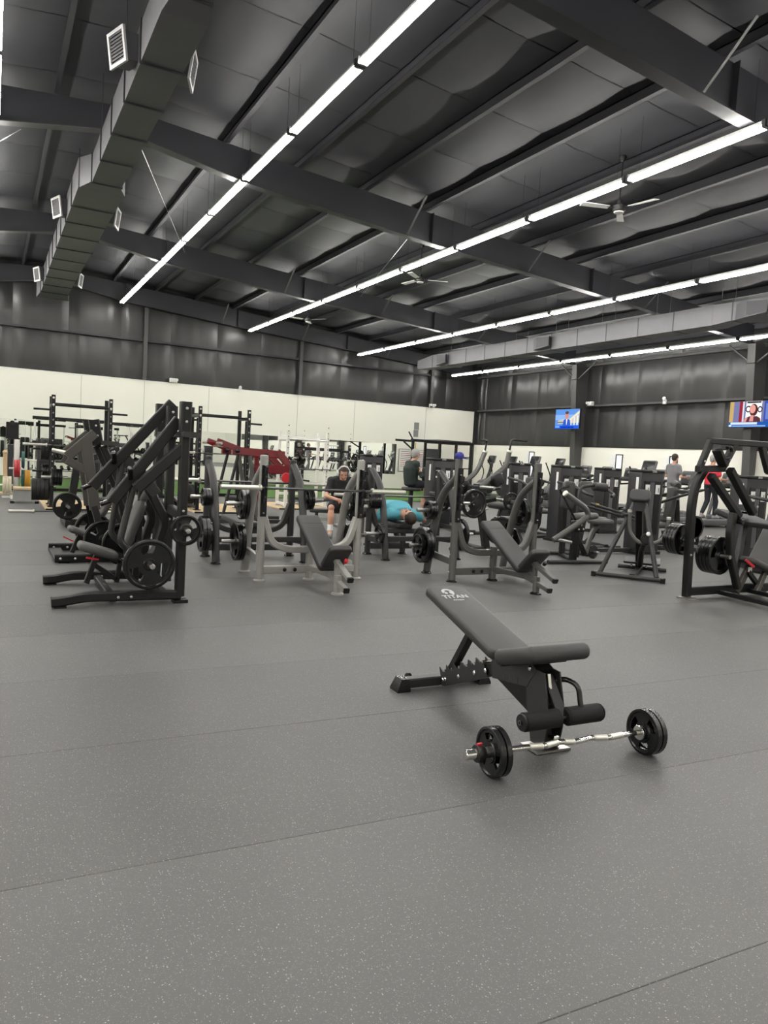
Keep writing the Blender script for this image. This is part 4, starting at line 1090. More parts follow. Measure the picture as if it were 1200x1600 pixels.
# sled rails, seat and back rest running towards the viewer
for u in (.5, 1.05):
    kb('floor_rail', (u, .05, .06), (u - .12, -1.25, .06), .07, .05, up=(0, 0, 1))
kb('seat_brace', (1.0, -.02, .36), (.80, -.02, .05), .085, .05, 'taupe_paint'); kb('seat_brace', (1.2, -.1, .30), (1.04, -.12, .06), .07, .05, 'taupe_paint'); kb('seat_brace', (.95, -.05, .3), (1.16, -.1, .08), .06, .05, 'black_paint')
obj('seat', MB().pad((1.08, .02, .38), (.9, 0, -.3), (0, 1, 0), .52, .42, .085, .1, .035), 'vinyl', k)
obj('back_rest', MB().pad((1.47, .02, .60), (.5, 0, .8), (0, 1, 0), .8, .42, .09, .08, .035), 'vinyl_grey', k)
obj('lock_lever', MB().bar((.78, -.12, .46), (.86, -.18, .38), .03, .03), 'red_plastic', k, 'red lock lever')
obj('info_label', MB().b2((.93, -.065, .30), (1.0, -.058, .36)), 'paper', k)

# ------------------------------------------------------------------ A-frame lever machine with a U handle
J = Fr(7.5, 6.93, 39)
j = thing('chest_supported_row', 'grey A-frame row machine with U-shaped handle and raised chest pad', 'gym machine', J.loc, J.deg)
fb = obj('front_foot', MB().tube([(0, -.44, .035), (0, .44, .035)], .035, 12, ry=.03), 'graphite_paint', j)
for s in (-1, 1): obj('end_cap', MB().b2((-.045, s * .44 - .03, 0), (.045, s * .44 + .03, .06)), 'rubber', fb)
obj('frame_leg', MB().tube([(.02, .36, .06), (.42, .02, 1.0)], .032, 12), 'graphite_paint', j)
obj('frame_leg', MB().tube([(.02, -.36, .06), (.42, -.12, 1.0)], .032, 12), 'graphite_paint', j)
obj('spine', MB().bar((.42, -.05, 1.0), (.9, -.08, .1), .09, .1), 'black_paint', j)
obj('head_bracket', MB().prism([(.36, -.13, .9), (.50, -.13, .9), (.52, -.13, 1.08), (.38, -.13, 1.1)], (0, .16, 0)), 'black_paint', j)
obj('chest_pad', MB().pad((.40, -.05, 1.11), (.3, 0, .35), (0, 1, 0), .2, .27, .075, .06, .03), 'vinyl', j)
uh = obj('u_handle', MB().tube([(.30, .06, .88), (.30, .05, .62), (.28, -.06, .48), (.28, -.28, .47), (.30, -.43, .58), (.30, -.44, .82)], .028, 12, .12, seg=7), 'gunmetal_paint', j)
for s, vv, z in ((1, .06, .88), (-1, -.44, .82)):
    obj('grip_tip', MB().cyl((.30, vv, z), (.30, vv, z + .035), .031, 12, .004), 'sleeve', uh)
    obj('side_grip', MB().cyl((.30, vv, z - .03), (.30, vv - .24 if s < 0 else vv + .1, z - .05), .018, 10, .004), 'rubber', uh)
obj('hub_disc', MB().cyl((.22, -.18, .54), (.30, -.18, .54), .075, 20, .01), 'charcoal_paint', j)
obj('hub_knob', MB().lathe((.2, -.205, .61), (-1, 0, .3), [(.01, -.03), (.028, 0), (.028, .02), (.015, .03)], 14), 'white_plastic', j)
obj('lever_column', MB().tube([(.75, -.1, .12), (.5, -.12, .35), (.27, -.17, .5)], .04, 12, .05), 'black_paint', j)
rb = obj('rear_foot', MB().tube([(1.1, -.45, .035), (1.1, .22, .035)], .035, 12, ry=.03), 'graphite_paint', j)
obj('foot_platform', MB().pad((.95, -.12, .16), (1, 0, .2), (0, 1, 0), .3, .5, .03, .03, .006), 'charcoal_paint', j)
obj('base_beam', MB().bar((.02, -.05, .05), (1.1, -.1, .05), .07, .05), 'black_paint', j)
bolts(j, [(.93, -.18, .08), (.93, .02, .08)], (-1, 0, .2), .018, 'chrome')

# ------------------------------------------------------------------ bent arm lever machine between the grey bench and the A-frame
I = Fr(7.0, 8.3, -8)
i_ = thing('bent_arm_press', 'lever machine with one thick bent grey arm beside the A-frame row machine', 'gym machine', I.loc, I.deg)
obj('base_tube', MB().tube([(.28, .0, .035), (1.32, .0, .035)], .036, 12, ry=.03), 'graphite_paint', i_)
obj('base_tube', MB().tube([(.8, .0, .035), (1.1, .95, .035)], .036, 12, ry=.03), 'graphite_paint', i_)
obj('base_tube', MB().tube([(.6, .95, .035), (1.5, .95, .035)], .036, 12, ry=.03), 'graphite_paint', i_)
obj('post', MB().bar((.74, .05, .06), (.76, .05, .5), .1, .09, (0, 1, 0)), 'charcoal_paint', i_)
obj('post_brace', MB().bar((.78, .05, .42), (.95, .05, .14), .07, .05, (0, 1, 0)), 'charcoal_paint', i_)
pb3 = obj('pivot_box', MB().pad((.79, .05, .57), (1, 0, 0), (0, 0, 1), .17, .17, .16, .03, .02), 'plastic_black', i_)
bolts(pb3, [(.79, -.035, .60), (.75, -.035, .53), (.83, -.035, .53)], (0, -1, 0), .016, 'chrome')
am = obj('bent_arm', MB().tube([(.33, -.02, .36), (.66, -.02, .56), (.93, -.02, .74), (.84, -.02, .86), (.49, -.02, 1.05)], .042, 14, .14, up=(0, 1, 0), seg=8), 'gunmetal_paint', i_)
obj('arm_tip', MB().cyl((.49, -.02, 1.05), (.465, -.02, 1.064), .045, 14, .004), 'sleeve', am)
obj('weight_horn', MB().cyl((.36, -.02, .38), (.60, -.1, .34), .024, 12, .004), 'steel', am)
obj('handle', MB().tube([(.80, .1, .62), (.45, .1, 1.12), (.62, .1, 1.16)], .016, 8, .04), 'rubber', i_)
obj('seat', MB().pad((1.12, .35, .70), (1, 0, .12), (0, 1, 0), .36, .36, .09, .12, .04), 'vinyl_grey', i_)
obj('seat_post', MB().bar((1.1, .35, .66), (1.0, .35, .06), .08, .08, (0, 1, 0)), 'charcoal_paint', i_)
obj('back_rest', MB().pad((.95, .6, 1.0), (.05, 0, 1), (1, 0, 0), .45, .22, .09, .07, .03), 'vinyl', i_)
obj('back_post', MB().bar((.98, .72, 1.05), (1.02, .75, .06), .08, .08, (0, 1, 0)), 'charcoal_paint', i_)
obj('rear_horn', MB().cyl((.95, 0, .2), (1.02, -.2, .2), .022, 12), 'steel', i_)
stack(I, ['5'], (.98, -.1, .2), (.3, -1, 0), 'small black disc low on the bent arm lever machine', None)

# ------------------------------------------------------------------ pulldown machine with two long arms and hooked grips
H = Fr(5.9, 9.6, 0)
h = thing('lever_pulldown_machine', 'plate loaded pulldown with two long grey arms and hooked top handles', 'gym machine', (7.1, 9.8, 0), 0)
HO = V((-1.2, -.2, 0))
def hp_(u, v, z): return V((u, v, z)) + HO
for v, pts in ((.0, [(.60, .88), (.88, 1.08), (1.2, 1.30), (1.27, 1.57)]), (-.0, [])):
    pass
for off, A in ((.35, [(.66, .90), (1.2, 1.27), (1.33, 1.60)]), (-.25, [(.86, 1.06), (1.33, 1.40), (1.37, 1.62)])):
    a = obj('long_arm', MB().tube([hp_(x, off, z) for x, z in A], .04, 14, .16, up=(0, 1, 0), seg=7), 'gunmetal_paint', h)
    e = A[-1]
    obj('arm_collar', MB().cyl(hp_(e[0], off, e[1]), hp_(e[0] + .01, off, e[1] + .03), .045, 14, .004), 'sleeve', a)
    dx = -.16 if off > 0 else .27
    obj('hook_grip', MB().tube([hp_(e[0], off, e[1]), hp_(e[0] + .03, off, e[1] + .21), hp_(e[0] + .03 + dx, off - .05, e[1] + .20)], .017, 10, .05), 'rubber', a)
    obj('pivot_box', MB().pad(hp_(A[0][0] + .28, off - .02, A[0][1] + .12), (1, 0, .6), (0, 0, 1), .2, .2, .16, .05, .03), 'plastic_black', a)
    obj('weight_horn', MB().cyl(hp_(A[0][0], off, A[0][1]), hp_(A[0][0] + .04, off - .3, A[0][1]), .024, 12), 'steel', a)
obj('main_post', MB().bar(hp_(1.3, .1, .05), hp_(1.05, .1, 1.1), .11, .12, (0, 1, 0)), 'graphite_paint', h)
obj('yoke', MB().bar(hp_(1.0, -.3, 1.02), hp_(1.0, .4, 1.02), .1, .1), 'charcoal_paint', h)
obj('base_tube', MB().tube([hp_(.6, .1, .035), hp_(2.0, .1, .035)], .04, 12, ry=.03), 'graphite_paint', h)
obj('base_tube', MB().tube([hp_(1.3, -.55, .035), hp_(1.3, .75, .035)], .04, 12, ry=.03), 'graphite_paint', h)
obj('seat', MB().pad(hp_(1.75, .1, .52), (1, 0, 0), (0, 1, 0), .42, .34, .09, .12, .04), 'vinyl_grey', h)
obj('seat_post', MB().bar(hp_(1.7, .1, .05), hp_(1.7, .1, .48), .09, .09, (0, 1, 0)), 'charcoal_paint', h)
obj('thigh_pad', MB().cyl(hp_(1.55, -.2, .74), hp_(1.55, .4, .74), .06, 16, .01), 'vinyl', h)
obj('thigh_post', MB().bar(hp_(1.45, .1, .3), hp_(1.55, .1, .72), .05, .05, (0, 1, 0)), 'charcoal_paint', h)
Hf = Fr(7.1, 9.8, 0)
stack(Hf, ['45'], hp_(.68, -.33, 1.06) - V((.0, 0, .26)), (0, -1, 0), 'large black plate high on the pulldown arm facing out', None)
stack(Hf, ['25'], hp_(1.3, -.45, .86), (0, -1, 0), 'small black plate on the storage horn of the pulldown machine', None)
obj('storage_horn', MB().cyl(hp_(1.3, -.1, .86), hp_(1.3, -.58, .86), .024, 12), 'steel', h); obj('storage_arm', MB().bar(hp_(1.15, .08, .8), hp_(1.3, -.1, .86), .06, .06), 'charcoal_paint', h)
obj('storage_horn', MB().cyl(hp_(1.25, -.1, .38), hp_(1.25, -.5, .38), .024, 12), 'steel', h); obj('storage_arm', MB().bar(hp_(1.22, .08, .38), hp_(1.25, -.12, .38), .06, .06), 'charcoal_paint', h)
stack(Hf, ['45', '45'], hp_(1.25, -.25, .38), (0, -1, 0), 'large black plate on the low horn of the pulldown machine', 'plates low on the pulldown machine')

# ------------------------------------------------------------------ racks and platforms by the mirrored wall
def power_rack(fr, label, H=2.28, Wd=1.1, D=.75, m='black_paint', bar=True, name='power_rack', peg=(-1, 1)):
    r = thing(name, label, 'power rack', fr.loc, fr.deg)
    for u in (0, Wd):
        for v in (0, D):
            up = obj('upright', MB().bar((u, v, 0), (u, v, H), .075, .075, (0, 1, 0)), m, r)
            if v == 0:
                hm = MB()
                for q in range(12): hm.b2((u - .012, -.0395, .5 + q * .14), (u + .012, -.037, .53 + q * .14))
                obj('hole_strip', hm, 'print_grey' if m == 'black_paint' else 'ink_dark', up, kind='stuff')
                bolts(up, [(u, -.038, H - .06), (u, -.038, H - .2)], (0, -1, 0), .022, 'sleeve')
            obj('foot_plate', MB().b2((u - .07, v - .09, 0), (u + .07, v + .09, .012)), m, up)
        obj('side_beam', MB().bar((u, 0, .06), (u, D, .06), .07, .07), m, r); obj('side_beam', MB().bar((u, 0, H - .2), (u, D, H - .2), .07, .07), m, r)
        s = -1 if u == 0 else 1
        if s in peg:
            for z in (H - .3, 1.17, .72, .34): obj('storage_peg', MB().cyl((u, D * .5 - .2, z), (u + s * .36, D * .5 - .2, z), .022, 10), m, r)
            obj('peg_post', MB().bar((u, D * .5 - .2, .06), (u, D * .5 - .2, H - .25), .06, .06, (0, 1, 0)), m, r)
    obj('pull_up_bar', MB().cyl((0, 0, H - .2), (Wd, 0, H - .2), .022, 10), m, r); obj('top_beam', MB().bar((0, D, H - .16), (Wd, D, H - .16), .07, .07), m, r)
    obj('rear_beam', MB().bar((0, D, .3), (Wd, D, .3), .07, .07), m, r)
    for u in (0, Wd):
        obj('bar_catch', MB().rtube([(u, -.04, 1.2), (u, -.12, 1.2), (u, -.13, 1.27)], .06, .03, .02, (1, 0, 0)), 'rubber_matte', r)
        obj('spotter_arm', MB().bar((u, -.03, .62), (u, -.5, .62), .05, .05), m, r)
    return r
R1 = Fr(1.13, 16.4, -1); R2 = Fr(4.05, 16.15, -1)
for _r in (R1, R2): _r.o.z = .036; _r.loc = tuple(_r.o)
power_rack(R1, 'tall black power rack loaded with thick bumper plates on its outer side')
power_rack(R2, 'tall black power rack behind the maroon machine')
barbell(R1, (.55, -.085, 1.26), 'barbell racked on the black power rack with thick bumpers'); barbell(R2, (.55, -.085, 1.26), 'barbell racked on the power rack behind the maroon machine')
for z, n, t in ((.40, 4, 'lowest'), (.72, 3, 'middle'), (1.17, 2, 'upper')):
    if z == .72: n = 2
    stack(R1, ['bump'] * n if z != .72 else ['thin'] * 3, (-.06, .175, z - (.0 if z != .40 else .06)), (-1, 0, 0), 'thick black bumper plate on the %s outer peg of the power rack' % t, '%s peg bumpers of the power rack' % t) if z != .72 else None
stack(R1, ['25', '25', '25'], (-.06, .175, .72), (-1, 0, 0), 'small black plate on the middle outer peg of the power rack', 'middle peg plates of the power rack')
stack(R1, ['25', '25'], (1.16, .175, .72), (1, 0, 0), 'small black plate on the inner peg of the power rack', 'inner peg plates of the power rack')
stack(R1, ['bump', 'thin'], (1.16, .175, .34), (1, 0, 0), 'thick black plate on the low inner peg of the power rack', 'low inner peg plates of the power rack')
stack(R2, ['bump', 'bump'], (-.06, .175, .34), (-1, 0, 0), 'thick black bumper plate on the rack behind the maroon machine', 'bumpers on the rack behind the maroon machine')
stack(R2, ['45', '45', '45'], (1.16, .175, .34), (1, 0, 0), 'black plate on the inner peg of the rack behind the maroon machine', 'inner peg plates of the rack behind the maroon machine')
R3 = Fr(8.05, 20.0, 2)
power_rack(R3, 'low black half rack with a loaded bar near the turf', 1.72, 1.52, .55, 'black_paint', name='half_rack', peg=())
barbell(R3, (.76, -.085, 1.26), 'barbell loaded on the low black half rack')
for s in (-1, 1): stack(R3, ['45', '25'], (.76 + s * .9, -.085, 1.26), (s, 0, 0), 'plate on the bar of the low half rack', 'plates on the low half rack bar')
R4 = Fr(6.62, 17.5, 0)
R4.o.z = .036; R4.loc = tuple(R4.o)
power_rack(R4, 'white framed squat rack standing on a plywood platform', 1.92, 1.09, .6, 'white_paint', name='squat_rack', peg=(1,))
barbell(R4, (.54, -.085, .98), 'pale barbell resting in the white squat rack')
R4.o = R4.o
stack(R4, ['45', '45'], (-.36, -.085, .98), (-1, 0, 0), 'black plate on the bar in the white squat rack', 'plates on the bar in the white squat rack')
R5 = Fr(-2.0, 16.6, 0)
for x0, x1, y0, y1, lb in ((1.0, 2.5, 15.95, 18.4, 'pale plywood lifting platform under the power rack with thick bumpers'), (3.9, 5.4, 15.7, 18.2, 'pale plywood lifting platform under the rack behind the maroon machine'), (6.3, 8.0, 17.0, 19.2, 'pale plywood lifting platform under the white squat rack')):
    pf = thing('lifting_platform', lb, 'platform', ((x0 + x1) / 2, (y0 + y1) / 2, 0))
    a, b = (x1 - x0) / 2, (y1 - y0) / 2
    for q in range(4):
        obj('deck_board', MB().b2((-a + q * a / 2 + .003, -b + .05, .0), (-a + (q + 1) * a / 2 - .003, b - .05, .028)), 'plywood', pf)
    for sgn in (-1, 1):
        obj('edge_trim', MB().b2((-a, sgn * b - .05 * (sgn > 0), 0), (a, sgn * b + .05 * (sgn < 0), .034)), 'black_paint', pf)

# bumper plate tree and things around it
bt = thing('bumper_tree', 'white steel plate tree holding coloured bumper plates', 'plate tree', (.56, 19.0, 0))
obj('post', MB().bar((0, 0, .04), (0, 0, 1.36), .11, .09, (0, 1, 0)), 'white_paint', bt)
obj('base', MB().b2((-.12, -.35, 0), (.12, .35, .04)).b2((-.3, -.06, 0), (.3, .06, .04)), 'white_paint', bt)
TF = Fr(.56, 19.0, 0)
for u, v, z, s in ((0, -.05, .70, -1), (.05, 0, .89, 1), (.05, .0, .46, 1), (-.05, 0, .3, -1)):
    d = V((s, 0, 0)); q = V((0, -.3 if v else 0, z))
    if v: obj('peg_arm', MB().bar((.09, 0, z), (.09, -.3, z), .04, .04), 'white_paint', bt)
    obj('peg', MB().cyl(q + V((.1 if v else 0, 0, 0)), q + d * .42 * (.4 if v else 1), .022, 10), 'white_paint', bt)
stack(TF, ['red', 'red'], (.06, -.3, .70), (-1, 0, 0), 'red bumper plate on the white plate tree', 'red bumpers on the plate tree')
stack(TF, ['green'], (.10, 0, .89), (1, 0, 0), 'dark green bumper plate high on the white plate tree', None)
stack(TF, ['green', 'yellow', 'yellow'], (.10, 0, .46), (1, 0, 0), 'green or yellow bumper plate low on the white plate tree', 'low bumpers on the plate tree')
stack(TF, ['cream', 'cream', 'cream'], (-.10, 0, .3), (-1, 0, 0), 'cream bumper plate low on the white plate tree', 'cream bumpers on the plate tree')
wp = thing('wooden_post', 'short bare wooden post standing beside the bumper tree', 'post', (.36, 20.4, 0))
obj('shaft', MB().bar((0, 0, .03), (-.02, 0, 1.0), .09, .09, (0, 1, 0)), 'wood', wp); obj('foot', MB().b2((-.15, -.2, 0), (.15, .2, .03)), 'wood', wp)
ft = obj('finial', MB().ball((-.02, 0, 1.02), .06, 10), 'wood', wp)
sp = thing('step_box', 'low grey step box on black feet before the bumper tree', 'step box', (.68, 17.6, 0))
obj('top', MB().b2((-.22, -.1, .30), (.22, .3, .34)), 'plywood', sp); obj('front_panel', MB().prism([(-.24, -.1, .05), (.24, -.1, .05), (.2, -.06, .30), (-.2, -.06, .30)], (0, .02, 0)), 'print_grey', sp)
obj('hand_hole', MB().pad((.0, .1, .341), (1, 0, 0), (0, 1, 0), .12, .05, .004, .02, .001), 'ink_dark', sp); obj('side_panel', MB().b2((-.22, -.06, .03), (-.2, .3, .30)).b2((.2, -.06, .03), (.22, .3, .30)), 'print_grey', sp)
for x in (-.24, .24): obj('foot', MB().b2((x - .04, -.13, 0), (x + .04, -.05, .05)), 'rubber', sp)
fbb = Fr(1.42, 15.35, 2); barbell(fbb, (0, 0, .037), 'barbell lying on the floor before the power rack with bumpers')

# cable tower and dumbbell racks along the mirrors
ct = thing('cable_tower', 'black and white cable column near the poster at the turf', 'cable machine', (.62, 22.0, 0))
obj('column', MB().bar((0, 0, 0), (0, 0, 1.85), .1, .1, (0, 1, 0)), 'white_paint', ct); obj('head_box', MB().b2((-.24, -.12, 1.35), (.06, .12, 1.8)), 'black_paint', ct)
obj('base', MB().b2((-.3, -.4, 0), (.3, .4, .05)), 'black_paint', ct); obj('pulley', MB().cyl((-.1, -.14, 1.78), (-.1, -.1, 1.78), .06, 14), 'rubber', ct); obj('weight_stack', MB().b2((-.2, -.1, .06), (-.06, .1, 1.2)), 'shroud', ct)
def dumbbell_mesh():
    m = MB().cyl((0, -.06, 0), (0, .06, 0), .016, 8)
    h = MB().lathe((0, .06, 0), (0, 1, 0), [(.05, 0), (.062, .006), (.062, .07), (.05, .076)], 6)
    h2 = MB().lathe((0, -.06, 0), (0, -1, 0), [(.05, 0), (.062, .006), (.062, .07), (.05, .076)], 6)
    return m.mesh('grip', 'chrome'), h.mesh('head', 'rubber'), h2.mesh('head', 'rubber')
dg_, dh_, dh2_ = dumbbell_mesh()
for q, x0 in enumerate((1.2, 3.6, 9.2)):
    rk = thing('dumbbell_rack', ['three tier black dumbbell rack by the cable column', 'three tier black dumbbell rack under the mirrors behind the tall racks', 'three tier black dumbbell rack under the mirrors beyond the half rack'][q], 'dumbbell rack', (x0, 28.4, 0))
    for u in (0, 2.1): obj('side_frame', MB().bar((u, -.25, 0), (u, .2, 1.15), .06, .06, (0, 1, 0)).bar((u, -.3, .03), (u, .3, .03), .06, .06), 'black_paint', rk)
    for t in range(3):
        z = .32 + t * .38; v = -.12 + t * .145
        obj('shelf', MB().bar((0, v - .1, z - .03), (2.1, v - .1, z - .03), .03, .03).bar((0, v + .1, z + .02), (2.1, v + .1, z + .02), .03, .03), 'black_paint', rk)
        for n in range(9):
            db = thing('dumbbell', 'black hex dumbbell on the %s tier of the rack %s' % (['bottom', 'middle', 'top'][t], ['by the cable column', 'behind the tall racks', 'beyond the half rack'][q]), 'dumbbell', (x0 + .16 + n * .225, 28.4 + v, z + .075), 0, 'dumbbells on the %s tier %s' % (['bottom', 'middle', 'top'][t], ['by the cable column', 'behind the tall racks', 'beyond the half rack'][q]))
            db.rotation_euler = (.24, 0, 0)
            obj('grip', dg_, None, db); obj('head', dh_, None, db); obj('head', dh2_, None, db)
ps = thing('wall_poster', 'orange and white poster at the left end of the mirrors', 'poster', (.0, YE - .09, 1.1))
obj('sheet', MB().b2((-.5, 0, 0), (.32, .012, 1.0)), 'paper', ps)
for z, hgt, c in ((.72, .2, 'bumper_yellow'), (.38, .22, 'bumper_yellow'), (.1, .12, 'bumper_red')): obj('printed_panel', MB().b2((-.4, -.003, z), (.27, 0, z + hgt)), c, ps)

# ------------------------------------------------------------------ maroon lever machine
Mr = Fr(4.5, 14.0, 0)
mr = thing('maroon_lever_machine', 'glossy maroon plate loaded machine with slanted grey legs', 'gym machine', Mr.loc, 0)
mb_ = lambda n, p, q, w=.09, h=.11, m='maroon_paint', up=(0, 0, 1): obj(n, MB().bar(p, q, w, h, up), m, mr)
for v in (-.35, .35):
    mb_('top_arm', (-.74, v, 1.56), (-.30, v, 1.42), .084); mb_('side_beam', (-.45, v, 1.40), (.60, v, 1.36), .09, .15)
    mb_('front_arm', (.45, v, 1.42), (.78, v, 1.10), .096, .14)
    obj('grip', MB().ball((-.36, v - .07, 1.4), .05, 10), 'rubber', mr)
    obj('bumper_stop', MB().lathe((.2, v - .05, 1.32), (0, -1, 0), [(.05, 0), (.06, .02), (.05, .08)], 12), 'rubber', mr)
    obj('slant_leg', MB().tube([(-.10, v, 1.36), (.12, v, .06)], .04, 10), 'gunmetal_paint', mr); obj('slant_leg', MB().tube([(-.32, v, 1.36), (-.6, v, .06)], .03, 10), 'charcoal_paint', mr)
    obj('base_rail', MB().bar((-.7, v, .05), (.8, v, .05), .08, .08), 'graphite_paint', mr)
    obj('weight_horn', MB().cyl((-.74, v, 1.52), (-.74, v + (-.3 if v < 0 else .3), 1.52), .024, 10), 'steel', mr)
mb_('crossbar', (-.6, -.4, 1.5), (-.6, .4, 1.5)); mb_('cross_block', (.0, -.38, 1.08), (.78, -.38, 1.06), .12, .17); mb_('cross_block', (.78, -.4, 1.07), (.78, .4, 1.07), .12, .14)
mb_('centre_post', (.15, 0, 1.3), (.2, 0, .1), .1, .1, up=(0, 1, 0))
obj('back_rest', MB().pad((.02, -.25, .78), (.05, 0, 1), (0, 1, 0), .5, .3, .1, .06, .03), 'vinyl', mr); obj('seat', MB().pad((-.25, -.1, .48), (1, 0, 0), (0, 1, 0), .4, .34, .08, .06, .03), 'vinyl', mr)
obj('cross_base', MB().bar((.2, -.35, .05), (.2, .35, .05), .08, .08), 'graphite_paint', mr)
obj('counter_disc', MB().cyl((.62, -.5, .92), (.62, -.44, .92), .1, 16, .01), 'red_plastic', mr)

# ------------------------------------------------------------------ rig with suspension straps by the whiteboard
rg = thing('training_rig', 'black overhead training rig with suspension straps beside the whiteboard', 'training rig', (15.8, 26.9, 0))
for u, v in ((0, 0), (1.35, 0), (2.2, 0), (3.0, 0), (1.35, 1.2), (3.0, 1.2)): obj('post', MB().bar((u, v, 0), (u, v, 2.24), .11, .11, (0, 1, 0)), 'black_paint', rg)
obj('top_beam', MB().bar((-.1, 0, 2.2), (3.05, 0, 2.2), .1, .12), 'black_paint', rg); obj('top_beam', MB().bar((1.3, 1.2, 2.2), (3.05, 1.2, 2.2), .1, .12), 'black_paint', rg)
for u in (1.35, 2.2, 3.0): obj('side_beam', MB().bar((u, 0, 2.2), (u, 1.2, 2.2), .1, .12), 'black_paint', rg)
obj('shade_panel', MB().b2((1.35, .05, 2.27), (3.0, 1.2, 2.3)), 'charcoal_paint', rg); obj('storage_wall', MB().b2((1.4, 1.1, .1), (2.15, 1.15, 1.9)), 'plastic_grey', rg)
obj('boom', MB().bar((0, 0, 2.16), (-1.0, -.3, 2.16), .08, .09), 'black_paint', rg); obj('boom_brace', MB().bar((0, 0, 1.8), (-.55, -.16, 2.12), .05, .06), 'black_paint', rg); obj('rear_prong', MB().bar((0, 0, 2.2), (-.18, .1, 2.55), .05, .06), 'black_paint', rg)
for u, z0, c in ((.08, 1.5, 'yellow_plastic'), (.04, 1.2, 'shirt_teal')): obj('strap', MB().b2((u - .02, -.09, z0), (u + .02, -.075, z0 + .6)), c, rg)
for z in (.6, 1.1, 1.6): obj('shelf_rail', MB().bar((2.2, 0, z), (3.0, 0, z), .04, .04), 'black_paint', rg)
obj('ball', MB().ball((.12, -.12, 1.55), .14, 12), 'rubber', rg)

